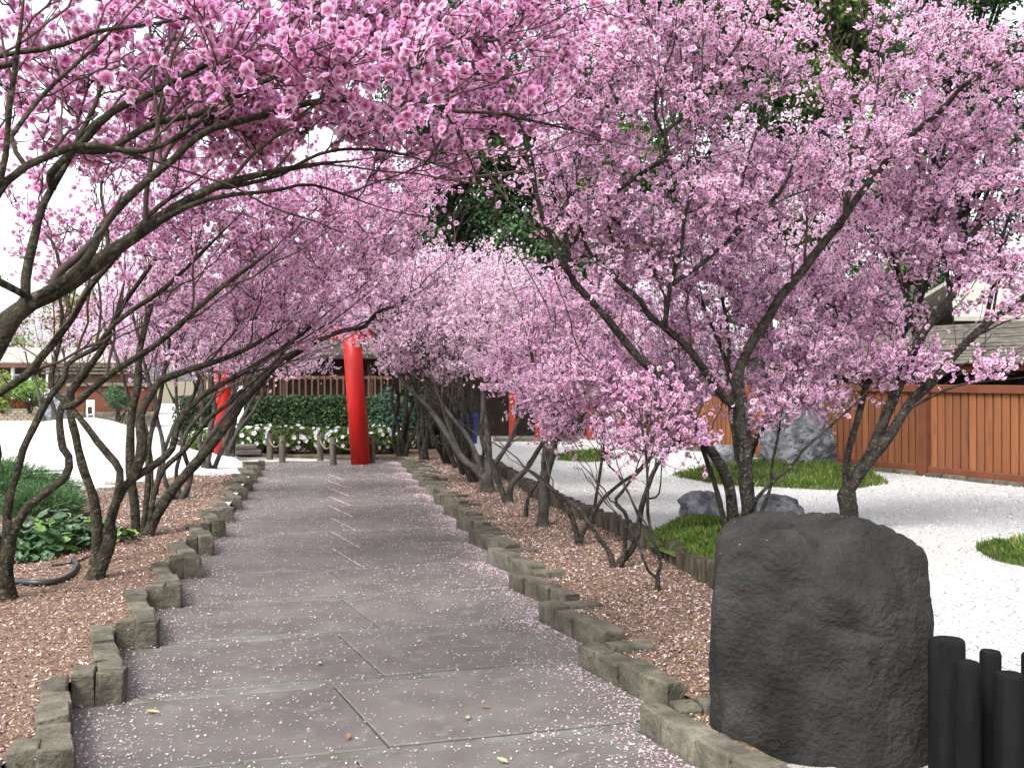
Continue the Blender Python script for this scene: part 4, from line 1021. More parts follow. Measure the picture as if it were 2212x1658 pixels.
            q = (1 - t) ** 3 * b + 3 * (1 - t) ** 2 * t * c1 + 3 * (1 - t) * t ** 2 * c2 + t ** 3 * a
            q[1:-1] += rng.normal(0, 0.018 * min(L, 1.2) ** 0.5, (k - 2, 3))
            r0 = min(NR[i] * 0.72, 0.0042 + 0.0075 * L); r = np.linspace(max(r0, 0.0035), 0.0032, k)
            mb.tube(q, r, sides if r0 > 0.008 else 4)
            dr = np.gradient(q, axis=0); dr /= np.linalg.norm(dr, axis=1)[:, None] + 1e-9
            NN[m:m + k - 2], NR[m:m + k - 2], ND[m:m + k - 2] = q[2:], r[2:], dr[2:]; m += k - 2
            ends.append((q, dr))
        # twigs, batched
        E = len(ends); nt_ = E * twigs
        q = np.stack([e[0] for e in ends]); dr = np.stack([e[1] for e in ends])
        ei = np.repeat(np.arange(E), twigs); f = rng.uniform(0.30, 1.0, nt_); f[::twigs] = 1.0
        fi = np.clip((f * 6).astype(int), 0, 5); fr_ = f * 6 - fi
        b = q[ei, fi] * (1 - fr_)[:, None] + q[ei, fi + 1] * fr_[:, None]
        dd = dr[ei, fi] * 0.75 + rng.normal(0, 0.55, (nt_, 3)) + np.array([0, 0, up]); dd /= np.linalg.norm(dd, axis=1)[:, None]
        ln = rng.uniform(*tl, nt_); bend = rng.normal(0, 0.12, (nt_, 3)); bend[:, 2] -= droop * 0.6
        tt = np.linspace(0, 1, 4); tp = b[:, None] + dd[:, None] * (ln[:, None] * tt[None])[:, :, None] + bend[:, None] * (ln[:, None] * tt[None] ** 2)[:, :, None]
        x = np.cross(dd, rand_dirs(nt_)); x /= np.linalg.norm(x, axis=1)[:, None] + 1e-9; y = np.cross(dd, x)
        rr = np.array([1.0, .85, .65, .35]) * tr
        ang = np.array([0, 2.094, 4.189])
        ring = np.cos(ang)[None, :, None] * x[:, None] + np.sin(ang)[None, :, None] * y[:, None]
        v = tp[:, :, None, :] + rr[None, :, None, None] * ring[:, None]
        base = (np.arange(nt_) * 12)[:, None, None]
        i3 = np.arange(3)[:, None] * 3; j = np.arange(3)[None]; j2 = (j + 1) % 3
        tf = np.stack([i3 + j, i3 + j2, i3 + 3 + j2, i3 + 3 + j], -1).reshape(-1, 4)
        mb.add(v.reshape(-1, 3), q=(tf[None] + base).reshape(-1, 4))
        link('twigs', mesh_np('twigs', np.concatenate(mb.v) - s.off, [np.concatenate(mb.q), np.concatenate(mb.t)], M['twig'], smooth=True), s.root, kind='stuff')
        # blossoms along the twigs, in ones, twos and threes
        nb = nt_ * per; ti = np.repeat(np.arange(nt_), per); g = rng.uniform(0.08, 1.02, nb)
        g = np.round(g * 3.2 + rng.random(nt_)[ti] * 0.6) / 3.6 * 0.8 + g * 0.2
        pos = b[ti] + dd[ti] * (ln[ti] * g)[:, None] + bend[ti] * (ln[ti] * g ** 2)[:, None]
        o = rand_dirs(nb); o[:, 2] += 0.1; pos = pos + o * (size * rng.uniform(0.25, 0.75, nb))[:, None]
        keep = rng.random(nb) < 0.93; pos, o = pos[keep], o[keep]; nb = len(pos)
        sz = size * rng.uniform(0.66, 1.2, nb); opn = np.where(rng.random(nb) < .16, rng.uniform(.35, .6, nb), rng.uniform(.82, 1.08, nb)); sc3 = np.column_stack([sz * opn, sz * opn * rng.uniform(.85, 1.1, nb), sz * rng.uniform(.7, 1.9, nb) * np.where(opn < .7, 1.6, 1)])
        patch = np.array([mnoise.noise(Vector(p * 1.3)) for p in pos]) if nb < 60000 else np.zeros(nb)
        ti_ = np.array(tint); w = rng.random((nb, 1)); pick_i = rng.choice(3, nb, p=[.45, .35, .2])
        tc_ = ti_[pick_i] * (1 + 0.10 * patch)[:, None] * rng.uniform(0.9, 1.08, (nb, 1))
        fr3 = frames(o + rng.normal(0, 0.35, (nb, 3)))
        one = np.zeros(nb, bool)
        if singles:
            u = pos[:, 0] / pos[:, 1] * FPX + CX; vv = HY - (pos[:, 2] - EYE) / pos[:, 1] * FPX
            vis = (u > -20) & (u < 2232) & (vv > -20) & (vv < 1658); order = np.argsort(np.where(vis, pos[:, 1], 1e9))[:singles]
            one[order[vis[order]]] = True
            sb_ = single_blossoms(tint)
            for i in np.nonzero(one)[0]:
                link('blossom', random.choice(sb_), s.root, tuple(pos[i] - s.off), Matrix(fr3[i].tolist()).to_euler(), tuple(sc3[i]))
        kk = ~one; tv, tf_, tcol = BT[lod]
        link('blossoms', scatter_mesh('blossoms', tv, tf_, pos[kk] - s.off, fr3[kk], sc3[kk], M['petal'], tcol, tc_[kk]), s.root, kind='stuff')
        global tri_count; tri_count += nb * len(tf_)
        return s

# ---- left row
# T0: trunk outside the frame, its limbs sweep over the path
b = np.array([-1.98, 3.35]); t = Tree('nearest blossom tree, thick mossy limb entering from the left edge and sweeping over the path', b, ZL, 'bark_moss')
t.limb3(np.array([[-1.98, 3.35, 0.05], [-1.93, 3.38, 0.7], [-1.82, 3.4, 1.3], P(-55, 860, 3.4), P(-15, 770, 3.4), P(30, 690, 3.41), P(75, 650, 3.43)]), np.array([.08, .064, .054, .042, .036, .03, .022]), 'trunk', ground=True, grow_from=.9)
t.limb([(-140, 790), (-50, 735), (0, 707), (53, 664), (120, 629), (187, 576), (240, 536), (294, 504), (347, 472), (400, 442), (470, 402), (560, 372), (660, 355), (760, 345)], 3.38, 4.1, 50, 7, grow_from=.45)
t.limb([(40, 690), (59, 643), (61, 592), (77, 509), (92, 442), (130, 370), (170, 300), (215, 210), (235, 120)], 3.42, 3.9, 24, 7)
t.limb([(-40, 560), (13, 374), (21, 267), (35, 160), (51, 67), (61, -20)], 3.2, 3.1, 17, 8)
t.limb([(-60, 450), (0, 406), (53, 361), (107, 339), (160, 323), (240, 326), (315, 347)], 3.1, 3.5, 20, 13)
t.limb([(290, 338), (334, 312), (427, 254), (470, 215), (560, 170)], 3.45, 3.8, 13, 6)
t.limb([(-60, 150), (0, 123), (53, 115), (120, 104), (187, 77), (227, 61), (320, 50), (387, 40), (454, 27), (540, -10)], 3.3, 3.9, 12, 6)
t.limb([(20, 300), (48, 254), (88, 206), (150, 150), (187, 117), (240, 60), (300, -20)], 3.3, 3.9, 11, 6)
t.limb([(120, 365), (187, 296), (222, 259), (267, 232), (320, 214), (374, 182), (414, 160), (500, 112), (590, 99), (680, 80), (777, 48), (851, 3)], 3.5, 4.3, 19, 8)
t.limb([(187, 380), (240, 320), (288, 288), (334, 267), (417, 248), (454, 230), (520, 203), (587, 174), (700, 140), (820, 110), (960, 95)], 3.6, 4.4, 17, 6)
t.limb([(187, 576), (225, 500), (267, 440), (320, 387), (374, 344), (408, 310), (454, 280), (507, 262), (600, 235), (720, 215), (846, 235), (889, 219), (937, 222), (977, 238), (1070, 243), (1124, 258), (1177, 270), (1290, 300)], 3.45, 4.8, 22, 4)
t.limb([(347, 472), (420, 440), (500, 425), (590, 414), (643, 398), (683, 398), (750, 419), (803, 440)], 3.7, 4.4, 13, 4)
t.limb([(470, 402), (590, 380), (660, 345), (730, 325), (850, 330), (960, 360)], 3.9, 4.5, 11, 4)
t.limb([(960, 240), (1010, 330), (1050, 420), (1075, 470)], 4.5, 4.6, 6, 3)
t.limb([(1120, 255), (1150, 340), (1165, 430), (1180, 520)], 4.6, 4.8, 6, 3)
t.crown([(200, 90, 4.1, .80, .5, .36, 48), (600, 60, 4.4, .70, .5, .42, 62), (900, 80, 4.7, .70, .5, .40, 54), (640, 260, 4.3, .60, .4, .20, 44), (330, 270, 4.2, .55, .4, .22, 26), (60, 290, 4.0, .35, .4, .3, 10), (1090, 250, 4.9, .40, .4, .18, 20), (880, 330, 4.6, .4, .4, .15, 14),
         (450, -140, 4.4, 1.1, .6, .32, 30), (1060, 60, 5.0, .5, .5, .4, 36), (760, 190, 3.75, .4, .25, .2, 22), (500, 100, 3.6, .4, .2, .25, 18)],
        TINT_DEEP, lod=0, size=0.050, twigs=4, per=6, singles=300, tl=(0.10, 0.30))

# T1: forked trunk at the left edge
b = G(15, 1292, ZL); t = Tree('forked blossom tree cut by the left edge, dark trunk standing beside the black hose', b, ZL, 'bark_moss')
D = b[1]
t.limb([(14, 1290), (13, 1222), (18, 1160), (18, 1130)], D, D, 36, 30, True, 'trunk', grow_from=1)
t.limb([(18, 1165), (16, 1122), (24, 1066), (38, 1011), (48, 962), (83, 903), (116, 850), (144, 816), (147, 790), (173, 770), (207, 754), (240, 709), (280, 675), (347, 629), (382, 595), (440, 540), (500, 480)], D, D + .5, 19, 7, part='stem', grow_from=.55)
t.limb([(22, 1165), (33, 1144), (56, 1104), (89, 1075), (125, 1046), (145, 1026), (153, 993), (142, 973), (136, 944), (131, 896), (136, 879), (160, 874), (200, 838), (267, 789), (347, 733), (400, 688), (454, 643), (520, 590), (600, 530)], D, D + .6, 21, 8, part='stem', grow_from=.6)
t.limb([(13, 1215), (-45, 1080), (-60, 960), (-20, 870), (0, 851), (67, 803), (88, 776), (120, 741), (160, 683), (203, 616), (235, 576), (290, 500), (350, 440), (420, 390)], D, D - .5, 25, 9, part='stem', grow_from=.6)
t.limb([(160, 683), (130, 600), (110, 520), (60, 470)], D - .3, D - .1, 11, 4)
t.limb([(235, 576), (225, 480), (215, 400), (250, 330)], D - .4, D - .2, 11, 4)
t.crown([(430, 420, 7.15, .95, .7, .42, 85), (700, 430, 7.55, .85, .7, .40, 75), (200, 420, 6.85, .6, .6, .5, 26), (250, 560, 6.95, .55, .5, .25, 16), (560, 500, 7.35, .7, .6, .22, 34), (380, 240, 7.25, 1.0, .7, .4, 30), (900, 330, 7.55, .8, .7, .45, 28)],
        TINT_DEEP, lod=1, size=0.045, twigs=4, per=7, singles=150, tl=(.12, .36), dens=.75)

# T2: crooked trunk
b = G(205, 1247, ZL); t = Tree('crooked blossom tree with a burl low on its leaning trunk, beside the ivy', b, ZL, 'bark_moss')
D = b[1]
t.limb([(207, 1245), (222, 1211), (233, 1177), (238, 1148), (241, 1125)], D, D + .05, 36, 25, True, 'trunk', grow_from=1)
t.limb([(238, 1160), (240, 1122), (249, 1088), (256, 1044), (256, 1015), (236, 988), (211, 955), (160, 888), (140, 864), (117, 843), (112, 816), (116, 787), (123, 763), (128, 723), (131, 680), (129, 640), (120, 560)], D, D + .5, 20, 6, part='stem', grow_from=.7)
t.limb([(207, 1185), (207, 1151), (205, 1111), (200, 1066), (189, 1028), (176, 984), (167, 944), (158, 915), (153, 891), (156, 863), (157, 843), (187, 803), (193, 792), (211, 767), (224, 743), (254, 675), (294, 616), (307, 597), (350, 540), (420, 480)], D + .5, D + .7, 23, 7, True, part='trunk', grow_from=.65)
t.limb([(238, 1150), (256, 1083), (278, 1046), (300, 1028), (340, 1000), (372, 968), (380, 930), (400, 890), (440, 850), (480, 826), (560, 785), (640, 730), (700, 680)], D, D + 1.2, 20, 7, part='stem', grow_from=.6)
t.limb([(296, 1030), (307, 982), (306, 940), (302, 905), (310, 880), (334, 843), (342, 827), (400, 803), (494, 768), (560, 735), (620, 700)], D + .2, D + 1.0, 25, 6, part='stem', grow_from=.6)
t.crown([(560, 560, 8.2, .85, .7, .33, 60), (760, 520, 8.6, .85, .7, .42, 75), (400, 500, 7.9, .6, .6, .4, 36), (180, 560, 7.8, .6, .5, .5, 22), (480, 660, 8.3, .7, .6, .25, 32), (620, 690, 8.6, .5, .5, .22, 24), (850, 420, 8.4, .6, .6, .4, 36)],
        TINT_MID, lod=1, size=0.045, twigs=5, per=7, tl=(.12, .36), dens=.95)

# T3: cluster of stems leaning over the path
b = G(308, 1158, ZL); t = Tree('blossom tree of several stems, the longest leaning far right across the red torii', b, ZL, 'bark_moss')
D = b[1]
t.limb([(290, 1152), (290, 1090), (282, 1020), (283, 950), (285, 890), (297, 830), (302, 763), (315, 696), (336, 629), (355, 555), (365, 480), (380, 400)], D, D + .4, 22, 8, True, 'trunk', grow_from=.55)
t.limb([(318, 1155), (342, 1102), (374, 1056), (414, 1008), (454, 963), (494, 909), (521, 869), (547, 845), (592, 790), (633, 766), (687, 737), (748, 712), (785, 705), (807, 683), (831, 666), (858, 659), (905, 630)], D, D + 1.4, 26, 6, True, 'trunk', grow_from=.55)
t.limb([(320, 1142), (328, 1088), (336, 1048), (355, 1008), (400, 968), (454, 901), (491, 871), (516, 847), (601, 774), (660, 700), (700, 640)], D, D + .9, 13, 5, True, 'trunk', grow_from=.55)
t.limb([(312, 1150), (320, 1061), (323, 981), (331, 915), (344, 861), (360, 770), (370, 690), (385, 600)], D, D + .6, 14, 6, True, 'trunk', grow_from=.5)
t.limb([(592, 786), (620, 720), (650, 650), (690, 590)], D + 1, D + 1.2, 9, 4)
t.crown([(640, 620, 10.0, .95, .8, .42, 75), (820, 600, 10.4, .85, .8, .42, 75), (470, 620, 9.8, .8, .7, .45, 65), (420, 740, 9.8, .55, .6, .35, 36), (560, 740, 10.3, .7, .6, .3, 44), (700, 470, 10.2, 1.0, .8, .42, 65), (330, 640, 9.6, .4, .5, .4, 22)],
        TINT_MID, lod=1, size=0.043, twigs=5, per=7, tl=(.12, .36), dens=.85)

# T4..T6 and farther on the left
def auto_tree(label, base, zg, D, lean, stems, h, blobs, tint, bark='bark', lod=2, w=15, size=0.043, per=8, twigs=5, **k):
    t = Tree(label, base, zg, bark)
    for i in range(stems):
        a = rng.uniform(0, 6.28); off = np.array([math.cos(a), math.sin(a), 0]) * rng.uniform(.0, .07)
        fan = (i - (stems - 1) / 2) / max(1, stems - 1)
        b = np.array([base[0], base[1], zg - .06]) + off
        e = np.array([base[0] + lean[0] + fan * 1.6 * h / 3 + rng.normal(0, .15), base[1] + lean[1] + rng.normal(0, .45), zg + h * rng.uniform(.7, .95)])
        p = [b]
        for f in (.15, .32, .5, .7, .86):
            ease = f ** 1.25
            q = b * (1 - f) + e * f; q[:2] = b[:2] * (1 - ease) + e[:2] * ease
            p.append(q + rng.normal(0, .055, 3))
        p.append(e); rad = np.linspace(w / 2 / FPX * D, .012, len(p)) * rng.uniform(.7, 1.05)
        q_, r_ = t.limb3(np.array(p), rad, 'trunk', .04, .45, True)
        j = int(len(q_) * rng.uniform(.4, .6)); c = q_[j]
        e2 = c + np.array([rng.normal(lean[0] * .4, .45), rng.normal(0, .4), rng.uniform(.5, 1.0) * h / 3])
        t.limb3(np.array([c, c * .6 + e2 * .4 + rng.normal(0, .06, 3), e2]), np.array([r_[j] * .7, r_[j] * .5, .009]), 'branch', .03, .2)
    t.crown(blobs, tint, lod=lod, size=size, per=per, twigs=twigs, **k)
    return t
b = G(387, 1078, ZL)
auto_tree('blossom tree with slim grey stems rising behind the torii-crossing tree, left row', b, ZL, b[1], (.45, .3), 4, 3.3, [(560, 660, 12.8, 1.1, .9, .6, 85), (760, 640, 13.2, .9, .8, .5, 70), (400, 690, 12.6, .8, .8, .55, 55), (500, 780, 12.9, .6, .6, .2, 26), (620, 770, 13.2, .5, .6, .2, 22)], TINT_MID, 'bark_grey', w=13)
b = G(343, 1068, ZL)
auto_tree('thin blossom tree left of the slim grey stems, before the sand mound', b, ZL, b[1], (.1, .2), 2, 3.0, [(330, 660, 12.6, .9, .8, .5, 60), (250, 720, 12.6, .7, .7, .4, 34), (330, 780, 12.8, .5, .6, .2, 18)], TINT_MID, 'bark_grey', w=11)
b = G(452, 1014, .11)
auto_tree('blossom tree with two short leaning stems near the left torii pillar', b, .11, b[1], (.5, .5), 4, 3.3, [(620, 690, 15.6, 1.1, .9, .55, 75), (480, 700, 15.4, .9, .9, .55, 60), (780, 660, 15.8, .9, .8, .45, 55)], TINT_MID, 'bark_grey', w=13)
b = np.array([-5.4, 18.9])
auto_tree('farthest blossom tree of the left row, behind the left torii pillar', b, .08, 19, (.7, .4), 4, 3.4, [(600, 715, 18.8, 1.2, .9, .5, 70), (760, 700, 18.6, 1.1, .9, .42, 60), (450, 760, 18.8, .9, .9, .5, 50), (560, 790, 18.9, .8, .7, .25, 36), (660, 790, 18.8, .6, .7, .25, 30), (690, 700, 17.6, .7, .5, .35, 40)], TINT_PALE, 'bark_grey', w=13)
b = np.array([-9.6, 20.5])
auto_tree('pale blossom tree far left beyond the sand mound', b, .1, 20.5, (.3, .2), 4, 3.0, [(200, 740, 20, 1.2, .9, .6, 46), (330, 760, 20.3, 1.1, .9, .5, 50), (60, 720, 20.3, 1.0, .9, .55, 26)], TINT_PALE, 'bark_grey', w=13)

# ---- right row, in the mulch bed
RG = 'small blossom trees of the right row'
b = G(1416, 1275, ZR); t = Tree('thin two-stemmed sapling in the mulch nearest the dark boulder', b, ZR, 'bark', name='blossom_sapling'); D = b[1]
t.limb([(1416, 1275), (1417, 1245), (1419, 1232)], D, D, 13, 10, True, 'trunk', grow_from=1)
t.limb([(1417, 1245), (1400, 1232), (1387, 1200), (1376, 1165), (1350, 1131), (1330, 1105)], D, D + .1, 8, 3, part='stem', wob=.01)
t.limb([(1419, 1238), (1428, 1213), (1414, 1174), (1405, 1138), (1400, 1102), (1399, 1049), (1396, 996), (1388, 930), (1380, 880)], D, D + .2, 9, 4, part='stem', wob=.01)
t.crown([(1390, 900, 7.3, .22, .25, .3, 12), (1420, 1000, 7.2, .15, .15, .15, 3)], TINT_MID, lod=0, size=.04, twigs=4, per=6)
b = G(1334, 1223, ZR); t = Tree('low forked blossom tree with three crooked stems before the log edging', b, ZR, 'bark'); D = b[1]
t.limb([(1325, 1222), (1322, 1205), (1316, 1188), (1298, 1166), (1280, 1138), (1259, 1106), (1245, 1094), (1192, 1054), (1136, 1012)], D, D + .2, 13, 4, True, 'trunk', wob=.01, grow_from=.8)
t.limb([(1334, 1223), (1339, 1213), (1360, 1191), (1375, 1161), (1382, 1120), (1389, 1085), (1405, 1040), (1421, 1006), (1446, 974), (1475, 945), (1500, 910), (1520, 870)], D, D + .3, 16, 5, True, 'trunk', wob=.01, grow_from=.6)
t.limb([(1337, 1218), (1348, 1200), (1350, 1147), (1353, 1117), (1345, 1102), (1325, 1083), (1339, 1067), (1364, 1035), (1400, 1000), (1440, 950)], D, D - .2, 12, 4, True, 'trunk', wob=.01, grow_from=.6)
t.limb([(1389, 1085), (1420, 1070), (1428, 1040), (1430, 1000)], D + .2, D + .2, 5, 3, wob=.01)
t.limb([(1382, 1120), (1360, 1070), (1340, 1030), (1310, 1000), (1280, 960)], D + .2, D + .1, 5, 3, wob=.01)
t.crown([(1440, 880, 8.2, .42, .4, .24, 34), (1330, 850, 8.2, .45, .4, .26, 36), (1350, 960, 8.0, .32, .3, .14, 14), (1250, 830, 8.4, .35, .4, .25, 26), (1450, 950, 8.1, .28, .3, .12, 12), (1380, 900, 8.3, .4, .35, .16, 22)], TINT_MID, lod=0, size=.041, twigs=4, per=7, tl=(.10, .28), singles=60)
b = G(1251, 1177, ZR); t = Tree('small blossom tree whose two thin stems part just above the mulch', b, ZR, 'bark'); D = b[1]
t.limb([(1251, 1177), (1245, 1148), (1232, 1108), (1219, 1089), (1192, 1054), (1152, 1020), (1136, 1008), (1165, 966), (1180, 920)], D, D + .2, 13, 4, True, 'trunk', wob=.01, grow_from=.7)
t.limb([(1253, 1172), (1259, 1153), (1280, 1116), (1299, 1081), (1333, 1049), (1379, 1014), (1420, 960), (1450, 900)], D, D - .1, 11, 4, True, 'trunk', wob=.01, grow_from=.6)
t.limb([(1280, 1116), (1290, 1060), (1300, 1000), (1306, 940), (1290, 880)], D, D + .2, 8, 4, wob=.01)
t.crown([(1290, 800, 9.2, .5, .45, .32, 46), (1180, 860, 9.2, .32, .4, .25, 28), (1400, 810, 9.0, .45, .4, .3, 36), (1270, 900, 9.1, .4, .4, .18, 26), (1200, 940, 9.0, .25, .3, .12, 10), (1470, 860, 9.2, .35, .35, .22, 22)], TINT_MID, lod=1, size=.041, twigs=5, per=7, tl=(.10, .3))
b = G(1171, 1138, ZR); t = Tree('straight grey-trunked blossom tree standing in the right mulch bed', b, ZR, 'bark_grey'); D = b[1]
t.limb([(1170, 1137), (1175, 1081), (1179, 1028), (1192, 988), (1203, 940), (1219, 907), (1235, 860), (1250, 790), (1270, 720)], D, D + .2, 27, 9, True, 'trunk', grow_from=.5)
t.limb([(1178, 1030), (1176, 1001), (1181, 961), (1178, 900), (1160, 840), (1150, 780), (1130, 700)], D, D + .3, 15, 5, part='stem', grow_from=.4)
t.limb([(1203, 940), (1230, 900), (1290, 850), (1340, 790)], D + .1, D - .1, 10, 4)
t.crown([(1200, 760, 10.4, .55, .5, .4, 64), (1320, 720, 10.2, .55, .5, .4, 64), (1110, 800, 10.6, .40, .45, .3, 38), (1180, 870, 10.5, .4, .4, .2, 26), (1240, 650, 10.4, .6, .5, .3, 44)], TINT_MID, lod=1, size=.042, twigs=5, per=8, tl=(.10, .32))
b = G(1135, 1116, ZR); t = Tree('bare stub of a young stem beside the straight grey trunk', b, ZR, 'bark', name='young_stem'); t.limb([(1135, 1116), (1139, 1081), (1150, 1058), (1165, 1036), (1180, 1000)], b[1], b[1] + .1, 10, 4, True, 'trunk', wob=.01, grow_from=.7)
t.crown([(1190, 960, b[1] + .2, .12, .12, .12, 3)], TINT_MID, lod=1, size=.041, twigs=3, per=5)
b = G(1099, 1085, ZR); t = Tree('blossom tree whose two stems form a wide V low in the right bed', b, ZR, 'bark_grey'); D = b[1]
t.limb([(1099, 1085), (1104, 1046), (1139, 1009), (1165, 966), (1200, 920), (1240, 860)], D, D + .1, 15, 6, True, 'trunk', grow_from=.55)
t.limb([(1092, 1083), (1072, 1036), (1056, 988), (1042, 947), (1042, 867), (1040, 800), (1050, 740)], D, D + .3, 14, 6, True, 'trunk', grow_from=.5)
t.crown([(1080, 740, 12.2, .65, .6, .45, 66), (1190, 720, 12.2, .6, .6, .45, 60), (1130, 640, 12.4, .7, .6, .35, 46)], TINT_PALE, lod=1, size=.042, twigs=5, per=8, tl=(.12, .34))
b = G(1050, 1062, ZR); t = Tree('stout dark-based blossom tree fanning out into many stems over the right edging', b, ZR, 'bark_grey'); D = b[1]
t.limb([(1052, 1061), (1050, 1035), (1048, 1020)], D, D, 32, 26, True, 'trunk', grow_from=1)
t.limb([(1050, 1040), (1029, 1014), (1000, 988), (965, 934), (925, 881), (885, 841), (850, 790), (830, 740)], D, D + .5, 17, 6, part='stem', grow_from=.55)
t.limb([(1052, 1040), (1056, 1022), (1056, 961), (1045, 881), (1042, 800), (1035, 720)], D, D + .4, 17, 6, part='stem', grow_from=.55)
t.limb([(1048, 1035), (1032, 990), (1013, 947), (981, 907), (950, 860), (930, 800)], D, D + .2, 13, 5, part='stem', grow_from=.55)
t.limb([(1054, 1040), (1064, 1009), (1099, 955), (1125, 897), (1150, 850)], D, D, 13, 5, part='stem', grow_from=.55)
t.limb([(1000, 988), (960, 900), (955, 850), (960, 790)], D + .1, D + .2, 9, 4)
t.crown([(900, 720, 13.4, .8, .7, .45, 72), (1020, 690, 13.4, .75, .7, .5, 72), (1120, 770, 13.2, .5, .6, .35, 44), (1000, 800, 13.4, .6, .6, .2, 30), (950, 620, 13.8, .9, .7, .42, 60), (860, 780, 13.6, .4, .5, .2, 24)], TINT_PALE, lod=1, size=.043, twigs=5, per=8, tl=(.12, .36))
labs = ['blossom tree just behind the stout fan-shaped tree in the right row', 'second tree behind the stout fan-shaped tree in the right row', 'third tree behind the stout fan-shaped tree in the right row', 'fourth tree behind the stout fan-shaped tree in the right row', 'right-leaning blossom tree with a thick stump at the far end of the right edging', 'branching tree with mossy trunk beside the azaleas right of the torii']
fb = [((1022, 1041), (-.7, .3), [(960, 640, 14.6, .9, .8, .5, 60), (1060, 620, 14.8, .9, .8, .5, 56)]),
      ((1005, 1025), (-.6, .3), [(900, 640, 15.6, 1.0, .8, .5, 60), (1040, 600, 15.8, .9, .8, .5, 50)]),
      ((992, 1010), (-.5, .3), [(960, 590, 16.8, 1.1, .8, .5, 60), (830, 690, 16.6, .8, .8, .45, 46)]),
      ((973, 1001), (-.7, .2), [(860, 640, 17.6, 1.1, .8, .55, 60), (1080, 640, 17.6, 1.0, .8, .6, 50)]),
      ((916, 993), (.5, .2), [(900, 700, 18.4, 1.0, .8, .55, 60), (1020, 720, 18.2, .9, .8, .5, 50)]),
      ((868, 984), (.2, .2), [(860, 720, 19.6, 1.0, .8, .5, 50), (960, 760, 19.6, .8, .8, .4, 36)])]
for lb, ((x, y), ln, bl) in zip(labs, fb):
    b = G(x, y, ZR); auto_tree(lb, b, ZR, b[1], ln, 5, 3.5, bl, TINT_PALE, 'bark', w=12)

# ---- the two big trees in the gravel court
b = G(1600, 1172, ZC); t = Tree('big many-stemmed blossom tree rising behind the left shoulder of the dark boulder', b, ZC, 'bark'); D = b[1]
t.limb([(1592, 1165), (1585, 1145), (1572, 1041), (1534, 966), (1508, 929), (1470, 862), (1441, 827), (1400, 793), (1373, 768), (1333, 718), (1298, 675), (1256, 629), (1237, 603), (1226, 549), (1223, 501), (1234, 440)], D, D - .5, 26, 12, True, 'trunk', grow_from=.55)
t.limb([(1237, 603), (1218, 571), (1207, 549), (1173, 477), (1162, 443), (1140, 360), (1120, 280), (1110, 200)], D - .5, D - .8, 13, 5, grow_from=.2)
t.limb([(1230, 545), (1266, 491), (1306, 438), (1373, 382), (1445, 336), (1434, 294), (1480, 246), (1514, 200), (1555, 150), (1600, 91), (1640, 13)], D - .5, D - .9, 12, 5, grow_from=.2)
t.limb([(1434, 294), (1416, 254), (1418, 200), (1434, 147), (1453, 100), (1460, 30)], D - .8, D - .9, 7, 4, grow_from=.2)
t.limb([(1618, 1165), (1615, 1129), (1612, 1041), (1609, 961), (1596, 921), (1593, 881), (1590, 860)], D + .05, D + .05, 34, 28, True, 'trunk', grow_from=1)
t.limb([(1592, 880), (1567, 862), (1534, 815), (1480, 744), (1440, 710), (1400, 677), (1384, 651), (1346, 619), (1306, 576), (1277, 549), (1250, 480)], D + .05, D - .6, 20, 7, part='stem', grow_from=.4)
t.limb([(1440, 712), (1437, 696), (1445, 635), (1456, 589), (1474, 536), (1480, 470), (1500, 400), (1520, 330)], D - .3, D - .6, 12, 6, grow_from=.2)
t.limb([(1448, 625), (1507, 579), (1544, 547), (1587, 512), (1640, 464), (1690, 410), (1720, 330)], D - .4, D - .3, 12, 6, grow_from=.2)
t.limb([(1592, 875), (1594, 843), (1600, 798), (1627, 736), (1653, 696), (1686, 640), (1729, 589), (1772, 531), (1820, 475), (1880, 395), (1942, 320), (2022, 248), (2076, 192), (2135, 157), (2212, 100)], D + .05, D + .1, 25, 7, part='stem', grow_from=.35)
t.limb([(1596, 840), (1581, 811), (1555, 750), (1540, 715), (1523, 675), (1510, 620)], D + .1, D + .4, 12, 6, part='stem', grow_from=.3)
t.limb([(1575, 800), (1573, 736), (1565, 680), (1558, 620), (1570, 540), (1580, 450)], D + .1, D + .5, 9, 5, part='stem', grow_from=.3)
t.limb([(1640, 1140), (1641, 1124), (1665, 1054), (1668, 1000), (1680, 940), (1690, 880)], D + .2, D + .3, 10, 4, True, 'trunk', grow_from=.6)
t.limb([(1625, 1100), (1631, 1081), (1668, 1044), (1708, 1009), (1735, 972), (1775, 940), (1855, 865), (1880, 840)], D - .05, D - .2, 9, 4, grow_from=.5)
t.limb([(1572, 1175), (1572, 1161), (1558, 1108), (1550, 1068), (1529, 1001), (1512, 950), (1490, 900), (1480, 840)], D - .1, D + .1, 15, 6, True, 'trunk', grow_from=.5)
t.limb([(1820, 475), (1840, 400), (1870, 320), (1890, 230), (1900, 130)], D - .2, D - .3, 9, 5)
t.limb([(1587, 512), (1600, 420), (1620, 330), (1650, 250)], D - .4, D - .4, 7, 4)
